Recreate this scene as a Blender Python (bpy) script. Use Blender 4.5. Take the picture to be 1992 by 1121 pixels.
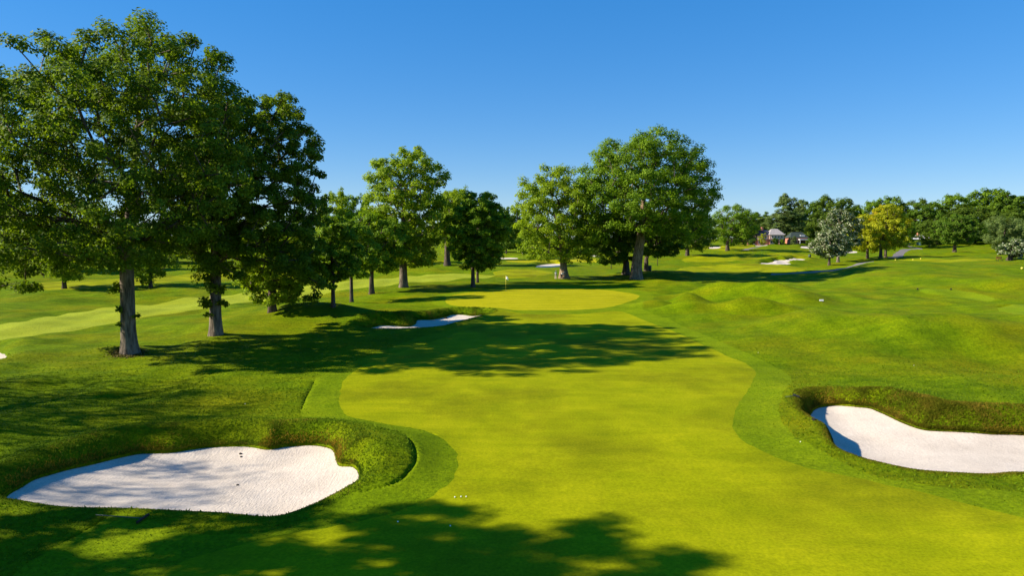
import bpy, bmesh, math, random
import numpy as np
from mathutils import Vector, Matrix, kdtree
from mathutils.geometry import delaunay_2d_cdt

for o in list(bpy.data.objects):
    bpy.data.objects.remove(o)
S = bpy.context.scene
C = S.collection

# ------------------------------------------------------------------ camera
F = 1328.0                      # focal length in photo pixels (1992 wide)
CX, CY = 996.0, 560.5
HORIZON = 465.0
PITCH = math.atan((CY - HORIZON) / F)
CAMZ = 8.0
cam_d = bpy.data.cameras.new('camera')
cam_d.sensor_width = 36.0
cam_d.lens = 36.0 * F / 1992.0
cam_d.clip_start = 0.1
cam_d.clip_end = 9000
cam = bpy.data.objects.new('camera', cam_d)
cam.location = (0, 0, CAMZ)
cam.rotation_euler = (math.pi / 2 - PITCH, 0, 0)
C.objects.link(cam)
S.camera = cam

# ------------------------------------------------------------------ sky, sun, exposure
SUN_EL = math.radians(31.0)
SH = Vector((1.0, 0.085, 0)).normalized()          # way the shadows fall
world = bpy.data.worlds.new('World')
S.world = world
world.use_nodes = True
wn = world.node_tree.nodes
wl = world.node_tree.links
wn.clear()
sky = wn.new('ShaderNodeTexSky')
sky.sky_type = 'NISHITA'
sky.sun_disc = False
sky.sun_elevation = SUN_EL
sky.sun_rotation = math.atan2(-SH.x, -SH.y)
sky.altitude = 0
sky.air_density = 1.0
sky.dust_density = 0.0
sky.ozone_density = 5.0
hs = wn.new('ShaderNodeHueSaturation')
hs.inputs['Saturation'].default_value = 1.88
hs.inputs['Value'].default_value = 1.0
bg = wn.new('ShaderNodeBackground')
bg.inputs['Strength'].default_value = 0.150
out = wn.new('ShaderNodeOutputWorld')
gm = wn.new('ShaderNodeGamma')
gm.inputs['Gamma'].default_value = 0.50
wl.new(sky.outputs[0], gm.inputs['Color'])
wl.new(gm.outputs[0], hs.inputs['Color'])
tint = wn.new('ShaderNodeMix'); tint.data_type = 'RGBA'; tint.blend_type = 'MULTIPLY'
tint.inputs['Factor'].default_value = 1.0
tint.inputs[7].default_value = (0.74, 0.88, 1.12, 1)
wl.new(hs.outputs[0], tint.inputs[6])
wl.new(tint.outputs[2], bg.inputs['Color'])
wl.new(bg.outputs[0], out.inputs['Surface'])

sd = bpy.data.lights.new('sun', 'SUN')
sd.energy = 5.0
sd.angle = math.radians(0.53)
sd.color = (1.0, 0.90, 0.74)
sun = bpy.data.objects.new('sun', sd)
L = Vector((SH.x * math.cos(SUN_EL), SH.y * math.cos(SUN_EL), -math.sin(SUN_EL)))
sun.rotation_euler = L.to_track_quat('-Z', 'Y').to_euler()
sun.location = (-80, 0, 60)
C.objects.link(sun)

S.view_settings.view_transform = 'Standard'
S.view_settings.look = 'None'
S.view_settings.exposure = 1.10
S.view_settings.gamma = 1.0
S.view_settings.use_curve_mapping = False
S.render.engine = 'CYCLES'
S.cycles.max_bounces = 6
S.cycles.transparent_max_bounces = 6

# ------------------------------------------------------------------ node helpers
def new_mat(name):
    m = bpy.data.materials.new(name)
    m.use_nodes = True
    m.node_tree.nodes.clear()
    return m, m.node_tree.nodes, m.node_tree.links

def ramp(nodes, stops):
    r = nodes.new('ShaderNodeValToRGB')
    el = r.color_ramp.elements
    while len(el) < len(stops):
        el.new(0.5)
    for e, (p, c) in zip(el, stops):
        e.position = p
        e.color = (c[0], c[1], c[2], 1)
    return r

def noise(nodes, links, coord, scale, detail=3, rough=0.55, sx=1, sy=1, sz=1, rot=0):
    n = nodes.new('ShaderNodeTexNoise')
    n.inputs['Scale'].default_value = scale
    n.inputs['Detail'].default_value = detail
    n.inputs['Roughness'].default_value = rough
    mp = nodes.new('ShaderNodeMapping')
    mp.inputs['Scale'].default_value = (sx, sy, sz)
    mp.inputs['Rotation'].default_value = (0, 0, rot)
    links.new(coord, mp.inputs['Vector'])
    links.new(mp.outputs[0], n.inputs['Vector'])
    return n

def mix(nodes, links, fac, a, b, blend='MIX'):
    m = nodes.new('ShaderNodeMix')
    m.data_type = 'RGBA'
    m.blend_type = blend
    for sock, v in ((m.inputs['Factor'], fac), (m.inputs[6], a), (m.inputs[7], b)):
        if hasattr(v, 'default_value') or hasattr(v, 'is_linked'):
            links.new(v, sock)
        elif isinstance(v, (int, float)):
            sock.default_value = v
        else:
            sock.default_value = (v[0], v[1], v[2], 1)
    return m.outputs[2]

def simple_mat(name, col, rough=0.7, var=0.12, scale=6.0, spec=0.3, bump=0.0):
    m, n, l = new_mat(name)
    tc = n.new('ShaderNodeTexCoord')
    nz = noise(n, l, tc.outputs['Object'], scale)
    dark = tuple(c * (1 - var) for c in col)
    lite = tuple(min(1, c * (1 + var)) for c in col)
    r = ramp(n, [(0.3, dark), (0.7, lite)])
    l.new(nz.outputs[0], r.inputs[0])
    b = n.new('ShaderNodeBsdfPrincipled')
    b.inputs['Roughness'].default_value = rough
    b.inputs['Specular IOR Level'].default_value = spec
    l.new(r.outputs[0], b.inputs['Base Color'])
    if bump:
        bp = n.new('ShaderNodeBump')
        bp.inputs['Strength'].default_value = bump
        l.new(nz.outputs[0], bp.inputs['Height'])
        l.new(bp.outputs[0], b.inputs['Normal'])
    o = n.new('ShaderNodeOutputMaterial')
    l.new(b.outputs[0], o.inputs[0])
    return m

def grass_mat(name, dark, mid, lite, dry, dry_amt=0.35, streak=0.5, bump=0.6, fine=9.0, stripes=None, bdist=0.05, grain=0.75):
    """mown turf: mottled colour, drawn-out mowing streaks and a fine blade relief"""
    m, n, l = new_mat(name)
    g = n.new('ShaderNodeNewGeometry')
    P = g.outputs['Position']
    big = noise(n, l, P, 0.06, 4, 0.6)
    medn = noise(n, l, P, 0.45, 5, 0.65, 1.0, 0.6)
    strk = noise(n, l, P, 0.8, 5, 0.6, 0.35, 1.6, 1, 0.35)
    finen = noise(n, l, P, fine, 4, 0.7)
    base = ramp(n, [(0.38, dark), (0.5, mid), (0.62, lite)])
    a = n.new('ShaderNodeMath'); a.operation = 'MULTIPLY_ADD'
    l.new(medn.outputs[0], a.inputs[0]); a.inputs[1].default_value = 0.45; a.inputs[2].default_value = 0.0
    b2 = n.new('ShaderNodeMath'); b2.operation = 'MULTIPLY_ADD'
    l.new(strk.outputs[0], b2.inputs[0]); b2.inputs[1].default_value = 0.55 * streak
    l.new(a.outputs[0], b2.inputs[2])
    c2 = n.new('ShaderNodeMath'); c2.operation = 'MULTIPLY_ADD'
    l.new(big.outputs[0], c2.inputs[0]); c2.inputs[1].default_value = 0.55 * (1 - streak)
    l.new(b2.outputs[0], c2.inputs[2])
    l.new(c2.outputs[0], base.inputs[0])
    # dry patches
    dn = noise(n, l, P, 0.11, 6, 0.62)
    dr = ramp(n, [(0.46, (0, 0, 0)), (0.66, (1, 1, 1))])
    l.new(dn.outputs[0], dr.inputs[0])
    dm = n.new('ShaderNodeMath'); dm.operation = 'MULTIPLY'
    l.new(dr.outputs[0], dm.inputs[0]); dm.inputs[1].default_value = dry_amt
    col = mix(n, l, dm.outputs[0], base.outputs[0], dry)
    # fine grain
    fr = ramp(n, [(0.34, (0.55, 0.58, 0.6)), (0.66, (1.38, 1.34, 1.25))])
    l.new(finen.outputs[0], fr.inputs[0])
    col = mix(n, l, grain, col, fr.outputs[0], 'MULTIPLY')
    if stripes:
        w = n.new('ShaderNodeTexWave')
        w.inputs['Scale'].default_value = stripes[0]
        w.inputs['Distortion'].default_value = 0.4
        w.inputs['Detail'].default_value = 2
        mp = n.new('ShaderNodeMapping')
        mp.inputs['Rotation'].default_value = (0, 0, stripes[1])
        l.new(P, mp.inputs[0]); l.new(mp.outputs[0], w.inputs[0])
        wr = ramp(n, [(0.35, (0.9, 0.9, 0.9)), (0.65, (1.08, 1.08, 1.0))])
        l.new(w.outputs[0], wr.inputs[0])
        col = mix(n, l, stripes[2], col, wr.outputs[0], 'MULTIPLY')
    bn = noise(n, l, P, fine * 1.8, 4, 0.75)
    ad = n.new('ShaderNodeMath'); ad.operation = 'ADD'
    l.new(bn.outputs[0], ad.inputs[0]); l.new(strk.outputs[0], ad.inputs[1])
    bp = n.new('ShaderNodeBump')
    bp.inputs['Strength'].default_value = bump
    bp.inputs['Distance'].default_value = bdist
    l.new(ad.outputs[0], bp.inputs['Height'])
    b = n.new('ShaderNodeBsdfPrincipled')
    b.inputs['Roughness'].default_value = 0.85
    b.inputs['Specular IOR Level'].default_value = 0.025
    l.new(col, b.inputs['Base Color'])
    l.new(bp.outputs[0], b.inputs['Normal'])
    o = n.new('ShaderNodeOutputMaterial')
    l.new(b.outputs[0], o.inputs[0])
    return m

def leaf_mat(name, c0, c1, c2=None, trans=0.42, spec=0.10):
    """leaves: each leaf its own shade, shades drifting over the crown in clumps"""
    m, n, l = new_mat(name)
    g = n.new('ShaderNodeNewGeometry')
    tc = n.new('ShaderNodeTexCoord')
    nz = noise(n, l, tc.outputs['Object'], 0.35, 2)
    ma = n.new('ShaderNodeMath'); ma.operation = 'MULTIPLY_ADD'
    l.new(g.outputs['Random Per Island'], ma.inputs[0]); ma.inputs[1].default_value = 0.55
    mb = n.new('ShaderNodeMath'); mb.operation = 'MULTIPLY'
    l.new(nz.outputs[0], mb.inputs[0]); mb.inputs[1].default_value = 0.5
    l.new(mb.outputs[0], ma.inputs[2])
    stops = [(0.2, c0), (0.75, c1)]
    if c2:
        stops = [(0.15, c0), (0.55, c1), (0.85, c2)]
    r = ramp(n, stops)
    l.new(ma.outputs[0], r.inputs[0])
    b = n.new('ShaderNodeBsdfPrincipled')
    b.inputs['Roughness'].default_value = 0.6
    b.inputs['Specular IOR Level'].default_value = spec
    l.new(r.outputs[0], b.inputs['Base Color'])
    t = n.new('ShaderNodeBsdfTranslucent')
    tcx = mix(n, l, 1.0, r.outputs[0], (1.5, 1.45, 0.5), 'MULTIPLY')
    l.new(tcx, t.inputs['Color'])
    mx = n.new('ShaderNodeMixShader')
    mx.inputs[0].default_value = trans
    l.new(b.outputs[0], mx.inputs[1]); l.new(t.outputs[0], mx.inputs[2])
    o = n.new('ShaderNodeOutputMaterial')
    l.new(mx.outputs[0], o.inputs[0])
    return m

def bark_mat(name, c0, c1):
    m, n, l = new_mat(name)
    tc = n.new('ShaderNodeTexCoord')
    nz = noise(n, l, tc.outputs['Object'], 5.0, 6, 0.65, 1, 1, 0.16)
    nz2 = noise(n, l, tc.outputs['Object'], 1.1, 3, 0.5)
    r = ramp(n, [(0.36, c0), (0.62, c1)])
    l.new(nz.outputs[0], r.inputs[0])
    r2 = ramp(n, [(0.35, (0.75, 0.78, 0.7)), (0.7, (1.15, 1.1, 1.05))])
    l.new(nz2.outputs[0], r2.inputs[0])
    col = mix(n, l, 1.0, r.outputs[0], r2.outputs[0], 'MULTIPLY')
    b = n.new('ShaderNodeBsdfPrincipled')
    b.inputs['Roughness'].default_value = 0.9
    b.inputs['Specular IOR Level'].default_value = 0.15
    l.new(col, b.inputs['Base Color'])
    bp = n.new('ShaderNodeBump')
    bp.inputs['Strength'].default_value = 1.0
    bp.inputs['Distance'].default_value = 0.12
    l.new(nz.outputs[0], bp.inputs['Height'])
    l.new(bp.outputs[0], b.inputs['Normal'])
    o = n.new('ShaderNodeOutputMaterial')
    l.new(b.outputs[0], o.inputs[0])
    return m

def sand_mat():
    m, n, l = new_mat('bunker_sand')
    g = n.new('ShaderNodeNewGeometry')
    P = g.outputs['Position']
    a = noise(n, l, P, 0.8, 5, 0.6)
    f = noise(n, l, P, 14, 4, 0.7)
    rk = noise(n, l, P, 5.0, 3, 0.6, 3.0, 0.5, 1, 0.5)
    r = ramp(n, [(0.3, (0.50, 0.43, 0.355)), (0.7, (0.60, 0.525, 0.44))])
    l.new(a.outputs[0], r.inputs[0])
    fr = ramp(n, [(0.3, (0.74, 0.73, 0.72)), (0.62, (1.06, 1.06, 1.06))])
    l.new(f.outputs[0], fr.inputs[0])
    col = mix(n, l, 0.8, r.outputs[0], fr.outputs[0], 'MULTIPLY')
    ad = n.new('ShaderNodeMath'); ad.operation = 'ADD'
    l.new(f.outputs[0], ad.inputs[0]); l.new(rk.outputs[0], ad.inputs[1])
    bp = n.new('ShaderNodeBump')
    bp.inputs['Strength'].default_value = 0.6
    bp.inputs['Distance'].default_value = 0.04
    l.new(ad.outputs[0], bp.inputs['Height'])
    b = n.new('ShaderNodeBsdfPrincipled')
    b.inputs['Roughness'].default_value = 0.95
    b.inputs['Specular IOR Level'].default_value = 0.1
    l.new(col, b.inputs['Base Color'])
    l.new(bp.outputs[0], b.inputs['Normal'])
    o = n.new('ShaderNodeOutputMaterial')
    l.new(b.outputs[0], o.inputs[0])
    return m

M = {}
M['rough'] = grass_mat('rough_turf', (0.055, 0.105, 0.0006), (0.100, 0.160, 0.0009), (0.155, 0.215, 0.0012),
                       (0.210, 0.185, 0.0024), 0.50, 0.62, 1.0, 5.0, bdist=0.10)
M['semi'] = grass_mat('semi_rough_turf', (0.085, 0.140, 0.0012), (0.125, 0.187, 0.0015), (0.160, 0.215, 0.0021),
                      (0.18, 0.18, 0.0060), 0.25, 0.5, 0.6, 8.0, bdist=0.05)
M['fairway'] = grass_mat('fairway_turf', (0.165, 0.200, 0.0012), (0.222, 0.246, 0.0018), (0.280, 0.288, 0.0030),
                         (0.110, 0.122, 0.0020), 0.9, 0.6, 0.3, 11.0, bdist=0.03, grain=0.5)
M['tee'] = grass_mat('tee_turf', (0.105, 0.175, 0.0018), (0.135, 0.205, 0.0024), (0.165, 0.23, 0.0030), (0.18, 0.19, 0.0060), 0.3, 0.5, 0.3, 9.0)
M['pale'] = grass_mat('pale_fairway_turf', (0.200, 0.250, 0.0150), (0.240, 0.285, 0.0195), (0.270, 0.310, 0.0240),
                      (0.23, 0.25, 0.0060), 0.5, 0.5, 0.3, 8.0)
M['green'] = grass_mat('green_turf', (0.255, 0.255, 0.0035), (0.295, 0.285, 0.0050), (0.33, 0.31, 0.0070),
                       (0.27, 0.26, 0.0090), 0.2, 0.4, 0.15, 12.0, (0.16, math.radians(84), 0.7))
M['sand'] = sand_mat()
M['asphalt'] = simple_mat('path_asphalt', (0.15, 0.135, 0.13), 0.9, 0.15, 3.0)
M['bark'] = bark_mat('grey_bark', (0.06, 0.046, 0.036), (0.25, 0.20, 0.16))
M['bark_dark'] = bark_mat('dark_bark', (0.035, 0.026, 0.02), (0.13, 0.10, 0.08))
M['bark_warm'] = bark_mat('warm_bark', (0.10, 0.065, 0.04), (0.34, 0.25, 0.17))
M['leaf_oak'] = leaf_mat('oak_leaf', (0.048, 0.086, 0.0056), (0.105, 0.175, 0.0084), (0.183, 0.259, 0.0168))
M['leaf_mid'] = leaf_mat('maple_leaf', (0.065, 0.131, 0.0058), (0.131, 0.226, 0.0087), (0.204, 0.306, 0.0175))
M['leaf_dark'] = leaf_mat('dark_leaf', (0.040, 0.089, 0.0072), (0.089, 0.165, 0.0114), (0.157, 0.237, 0.0229))
M['leaf_lime'] = leaf_mat('lime_leaf', (0.115, 0.187, 0.0072), (0.201, 0.294, 0.0115), (0.287, 0.374, 0.0201))
M['leaf_wood'] = leaf_mat('woodland_leaf', (0.046, 0.086, 0.0092), (0.092, 0.152, 0.0132), (0.145, 0.211, 0.0238))
M['leaf_sage'] = leaf_mat('sage_leaf', (0.065, 0.111, 0.0286), (0.124, 0.182, 0.0455), (0.195, 0.247, 0.0780))
M['leaf_white'] = leaf_mat('blossoming_leaf', (0.028, 0.065, 0.008), (0.065, 0.110, 0.020), (0.62, 0.63, 0.45), 0.25)
M['leaf_yellow'] = leaf_mat('yellow_green_leaf', (0.162, 0.212, 0.0097), (0.308, 0.340, 0.0130), (0.439, 0.422, 0.0195))
M['leaf_gold'] = leaf_mat('golden_leaf', (0.180, 0.192, 0.0072), (0.312, 0.288, 0.0096), (0.576, 0.408, 0.0144))
M['leaf_red'] = leaf_mat('russet_leaf', (0.06, 0.045, 0.02), (0.12, 0.09, 0.03))

# ------------------------------------------------------------------ terrain height
COLS = np.array([-700, -200, 250, 600, 900, 1240, 1420, 1540, 1620, 1720, 1860, 2050, 2700], float)
ROWS = np.array([0, 20, 35, 50, 70, 90, 110, 140, 165, 195, 230, 300, 360, 450, 700, 1600, 4000], float)
ZT = np.array([
 # -700  -200   250   600   900  1240  1420  1540  1620  1720  1860  2050  2700
 [0.0,   0.0,  0.0,  0.0,  0.0,  0.0,  0.0,  0.0,  0.0,  0.0,  0.0,  0.1,  0.3],   # 0
 [0.0,   0.0,  0.0,  0.0,  0.0,  0.0,  0.0,  0.0,  0.0,  0.0,  0.0,  0.1,  0.3],   # 20
 [0.0,  -0.1,  0.0,  0.0,  0.0,  0.0,  0.0,  0.0,  0.0,  0.1,  0.2,  0.3,  0.5],   # 35
 [-0.4, -0.3,  0.0,  0.0,  0.0,  0.0,  0.0,  0.0,  0.1,  0.2,  0.3,  0.5,  0.8],   # 50
 [-0.9, -0.9, -0.6,  0.0,  0.0,  0.0,  0.0,  0.1,  0.2,  0.4,  0.6,  0.8,  1.2],   # 70
 [-0.9, -0.9, -0.7, -0.3,  0.2,  0.1,  0.1,  0.2,  0.4,  0.8,  1.0,  1.2,  1.6],   # 90
 [-0.7, -0.7, -0.5, -0.4,  0.3,  0.1,  0.1,  0.3,  0.7,  1.3,  1.5,  1.7,  2.2],   # 110
 [-0.5, -0.5, -0.4, -0.3,  0.0,  0.0,  0.2,  0.4,  1.0,  2.3,  2.5,  2.6,  3.0],   # 140
 [-0.3, -0.3, -0.3, -0.2,  0.6,  0.2,  0.2,  0.2,  0.7,  2.6,  2.9,  3.0,  3.4],   # 165
 [-0.2, -0.2, -0.2, -0.1,  0.8,  0.7,  0.5,  0.2,  0.2,  1.6,  2.4,  2.8,  3.4],   # 195
 [-0.1, -0.1, -0.1,  0.0,  0.6,  1.6,  1.7,  1.2,  0.3,  1.1,  2.0,  2.6,  3.4],   # 230
 [0.2,   0.2,  0.2,  0.3,  0.3,  2.6,  3.8,  3.6,  2.6,  2.4,  2.6,  3.0,  4.0],   # 300
 [1.0,   1.0,  1.0,  0.8,  0.8,  3.6,  5.2,  5.4,  5.0,  4.8,  4.6,  4.8,  5.0],   # 360
 [3.0,   3.0,  3.0,  2.0,  2.0,  4.6,  6.0,  6.2,  6.2,  6.5,  7.5,  9.0,  9.0],   # 450
 [6.0,   6.0,  6.0,  4.0,  4.0,  6.0,  6.5,  7.0,  7.0,  9.0, 12.0, 14.0, 14.0],   # 700
 [7.0,   7.0,  7.0,  7.0,  7.0,  7.0,  7.0,  7.0,  7.0,  8.0,  9.0,  9.0,  9.0],   # 1600
 [7.0,   7.0,  7.0,  7.0,  7.0,  7.0,  7.0,  7.0,  7.0,  7.0,  7.0,  7.0,  7.0],   # 4000
])

def smooth_idx(t, arr):
    i = np.clip(np.searchsorted(arr, t) - 1, 0, len(arr) - 2)
    f = np.clip((t - arr[i]) / (arr[i + 1] - arr[i]), 0, 1)
    return i, f

def crm(p0, p1, p2, p3, f):
    m1 = (p2 - p0) * 0.5; m2 = (p3 - p1) * 0.5
    f2 = f * f; f3 = f2 * f
    return (2 * f3 - 3 * f2 + 1) * p1 + (f3 - 2 * f2 + f) * m1 + (-2 * f3 + 3 * f2) * p2 + (f3 - f2) * m2

def z_table(x, y):
    d = np.clip(y, 0, 3990)
    u = np.clip(CX + F * x / np.maximum(y, 9.0), COLS[0], COLS[-1])
    i, f = smooth_idx(d, ROWS)
    j, g = smooth_idx(u, COLS)
    n, mcol = ZT.shape
    rows = []
    for k in (-1, 0, 1, 2):
        ii = np.clip(i + k, 0, n - 1)
        vals = [ZT[ii, np.clip(j + q, 0, mcol - 1)] for q in (-1, 0, 1, 2)]
        rows.append(crm(*vals, g))
    return crm(*rows, f)

_r = np.random.RandomState(5)
UND = [(_r.uniform(0, 6.28), 2 * math.pi / lam, _r.uniform(0, 6.28), amp)
       for lam, amp, k in ((47, .16, 3), (23, .09, 4), (11, .055, 5), (5.2, .032, 7), (2.6, .012, 7)) for _ in range(k)]

def undul(x, y):
    z = np.zeros_like(x)
    for a, w, p, amp in UND:
        z += amp * np.sin(w * (x * math.cos(a) + y * math.sin(a)) + p)
    return z * 1.0

MOUNDS = []                      # x, y, sx, sy, rot, h

def z_soft(x, y):
    x = np.asarray(x, float); y = np.asarray(y, float)
    z = z_table(x, y)
    # gentler undulation on the mown ground in the middle, livelier to the sides
    side = np.clip((np.abs(x - 1.0 - 0.02 * y) - 9) / 14, 0.12, 1.0)
    z = z + undul(x, y) * side
    for mx, my, sx, sy, rot, h in MOUNDS:
        dx = x - mx; dy = y - my
        c, s = math.cos(rot), math.sin(rot)
        a = (dx * c + dy * s) / sx; b = (-dx * s + dy * c) / sy
        z = z + h * np.exp(-(a * a + b * b))
    return z

def ray(px, py):
    v = Vector(((px - CX) / F, math.cos(PITCH), -math.sin(PITCH)))
    k = (CY - py) / F
    v.y += k * math.sin(PITCH); v.z += k * math.cos(PITCH)
    return v

_D = np.exp(np.linspace(math.log(3), math.log(1500), 3000))
def G(px, py, off=0.0, zf=None, maxd=None):
    """photo pixel -> point on the ground (first hit of its sight line)"""
    v = ray(px, py)
    t = _D / v.y
    z = (zf or z_soft)(v.x * t, v.y * t) + off
    h = CAMZ + v.z * t - z
    k = np.argmax(h < 0)
    if k == 0:
        k = len(_D) - 1
    f = h[k - 1] / (h[k - 1] - h[k] + 1e-12)
    tt = t[k - 1] + (t[k] - t[k - 1]) * min(1, max(0, f))
    return v.x * tt, v.y * tt

def AT(px, d):
    """column px at distance d -> x, y"""
    return (px - CX) / F * d, d

def mound(px, py, sx, sy, h, rot=0.0):
    x, y = G(px, py)
    MOUNDS.append((x, y, sx, sy, rot, h))

# knolls read from the photograph
mound(1285, 556, 4.8, 4.0, 0.95)
mound(1338, 590, 1.9, 2.0, 1.25)
mound(1275, 600, 2.6, 2.0, 0.9)
mound(1330, 606, 3.0, 1.9, 1.15)
mound(1390, 578, 4.2, 2.6, 1.7, 0.1)
mound(1475, 582, 4.6, 2.8, 2.2, -0.1)
mound(1550, 586, 3.0, 3.4, 1.3)
mound(1470, 606, 4.4, 2.0, 1.5, -0.15)
mound(1390, 622, 3.4, 1.7, 0.6, -0.1)
mound(1560, 630, 4.0, 2.2, 0.7, 0.2)
mound(1650, 640, 7.0, 4.0, 0.94, 0.3)
mound(1740, 690, 4.5, 3.0, 0.58, 0.4)
mound(1830, 650, 7.0, 4.0, 1.05, -0.2)
mound(1700, 545, 9.0, 7.0, 0.94, 0.1)
mound(1850, 545, 8.0, 6.0, 0.82, 0.0)
mound(1960, 555, 8.0, 5.0, 1.05)
mound(1950, 640, 5.0, 4.0, 0.70)
mound(640, 612, 5.2, 3.4, 1.15)
mound(725, 618, 4.0, 2.6, 0.45)
mound(1060, 583, 13.0, 9.0, 0.55)          # the raised green
mound(250, 683, 1.8, 1.7, 0.28)            # swell round the big trunk
mound(420, 652, 1.9, 1.7, 0.22)
mound(760, 880, 1.7, 2.3, 0.35)            # shoulder right of the left bunker
mound(330, 585, 5, 3, 0.5)
mound(105, 585, 4, 2.5, 0.5)
mound(40, 583, 4, 2.5, 0.4)
mound(870, 546, 7, 4, 0.6)
mound(1010, 540, 8, 4, 0.5)
mound(870, 517, 4, 3, 0.6)
mound(1620, 575, 8, 4, 0.4)

def resample(P, step, closed=True):
    P = [Vector((p[0], p[1])) for p in P]
    n = len(P)
    res = []
    segs = n if closed else n - 1
    for i in range(segs):
        if closed:
            p0, p1, p2, p3 = P[i - 1], P[i], P[(i + 1) % n], P[(i + 2) % n]
        else:
            p0, p1, p2, p3 = P[max(0, i - 1)], P[i], P[i + 1], P[min(n - 1, i + 2)]
        k = max(1, int(round((p2 - p1).length / step)))
        for j in range(k):
            f = j / k
            m1 = (p2 - p0) * 0.4; m2 = (p3 - p1) * 0.4
            f2, f3 = f * f, f * f * f
            res.append((2*f3-3*f2+1)*p1 + (f3-2*f2+f)*m1 + (-2*f3+3*f2)*p2 + (f3-f2)*m2)
    if not closed:
        res.append(P[-1])
    return np.array([(p.x, p.y) for p in res])

def inside(poly, x, y):
    x = np.asarray(x); y = np.asarray(y)
    res = np.zeros(x.shape, bool)
    bb = (x >= poly[:, 0].min()) & (x <= poly[:, 0].max()) & (y >= poly[:, 1].min()) & (y <= poly[:, 1].max())
    idx = np.nonzero(bb)[0]
    if not len(idx):
        return res
    xs, ys = x[idx], y[idx]
    r = np.zeros(len(idx), bool)
    n = len(poly)
    for i in range(n):
        x1, y1 = poly[i]; x2, y2 = poly[(i + 1) % n]
        c = (y1 > ys) != (y2 > ys)
        if c.any():
            r ^= c & (xs < (x2 - x1) * (ys - y1) / (y2 - y1 + 1e-15) + x1)
    res[idx] = r
    return res

def near_poly(poly, x, y):
    """distance to outline and index of nearest sample (outline is densely sampled)"""
    best = np.full(x.shape, 1e18); bi = np.zeros(x.shape, int)
    n = len(poly)
    for i in range(n):
        a = poly[i]; b = poly[(i + 1) % n]
        ab = b - a
        t = np.clip(((x - a[0]) * ab[0] + (y - a[1]) * ab[1]) / (ab @ ab + 1e-12), 0, 1)
        dd = (x - a[0] - t * ab[0]) ** 2 + (y - a[1] - t * ab[1]) ** 2
        m = dd < best
        best[m] = dd[m]; bi[m] = i
    return np.sqrt(best), bi

class Bunker:
    """outline of the sand in photo pixels: px, py, sand level under the turf, bank width, crest height"""
    def __init__(self, pts, step, bowl, fade, grid, lip=0.09):
        W = []
        for px, py, zo, w, cr in pts:
            x, y = G(px, py, zo)
            W.append((x, y))
        raw = resample(W, step)
        self.poly = raw
        # parameters carried along the outline
        Wn = np.array(W); par = np.array([p[2:] for p in pts])
        d2 = ((raw[:, None, :] - Wn[None]) ** 2).sum(2)
        wt = 1.0 / (d2 ** 1.5 + 0.02)
        self.par = (wt[:, :, None] * par[None]).sum(1) / wt.sum(1)[:, None]
        self.zedge = z_soft(raw[:, 0], raw[:, 1]) + self.par[:, 0]
        self.bowl, self.fade, self.grid, self.lip = bowl, fade, grid, lip
        self.maxw = par[:, 1].max()
    def apply(self, x, y, z):
        reach = self.maxw + 3 * self.fade
        p = self.poly
        m = (x > p[:, 0].min() - reach) & (x < p[:, 0].max() + reach) & \
            (y > p[:, 1].min() - reach) & (y < p[:, 1].max() + reach)
        idx = np.nonzero(m)[0]
        if not len(idx):
            return z
        xs, ys, zs = x[idx], y[idx], z[idx]
        d, bi = near_poly(p, xs, ys)
        ins = inside(p, xs, ys)
        d2 = (xs[:, None] - p[None, :, 0]) ** 2 + (ys[:, None] - p[None, :, 1]) ** 2
        wt = 1.0 / (d2 + 0.03) ** 2
        wt /= wt.sum(1)[:, None]
        ze = wt @ self.zedge
        w = wt @ self.par[:, 1]; cr = wt @ self.par[:, 2]
        # sand
        zi = ze - self.bowl * (1 - np.exp(-d / 1.1))
        # bank
        t = np.clip(d / w, 0, 1)
        s = 1 - (1 - t) ** 1.9
        top = zs + cr
        zb = ze + self.lip + (top - ze - self.lip) * s
        zo = zs + cr * np.exp(-((d - w) / self.fade) ** 2)
        on_edge = (~ins) & (d < 0.02)
        r = np.where(ins, zi, np.where(t < 1, zb, zo))
        r = np.where(d < 0.02, ze, r)
        z = z.copy()
        z[idx] = r
        return z

B_, K_ = 1.15, 0.42
bunker_left = Bunker([
 (10, 972, -.22, .8, .15), (57, 940, -.32, 1.0, .25), (112, 921, -.36, 1.1, .30), (200, 900, -.40, B_, .36),
 (267, 885, -.42, B_, K_), (334, 882, -.42, B_, K_), (405, 872, -.42, B_, K_), (477, 870, -.42, B_, K_),
 (520, 876, -.42, 1.0, K_), (563, 870, -.40, 1.0, K_), (615, 868, -.38, 1.0, K_), (646, 876, -.36, .9, .40),
 (654, 897, -.36, .9, .40), (660, 908, -.36, .9, .40), (687, 910, -.34, 1.0, .42), (698, 924, -.30, 1.0, .40),
 (694, 943, -.26, .9, .30), (658, 964, -.22, .7, .15), (620, 983, -.20, .5, .08), (572, 1002, -.18, .4, .04),
 (525, 1012, -.18, .4, .03), (429, 1004, -.18, .4, .03), (324, 999, -.18, .4, .03), (224, 995, -.18, .4, .03),
 (119, 992, -.18, .4, .03), (48, 981, -.18, .5, .05)], 0.16, 0.28, 1.3, 0.17)
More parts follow.
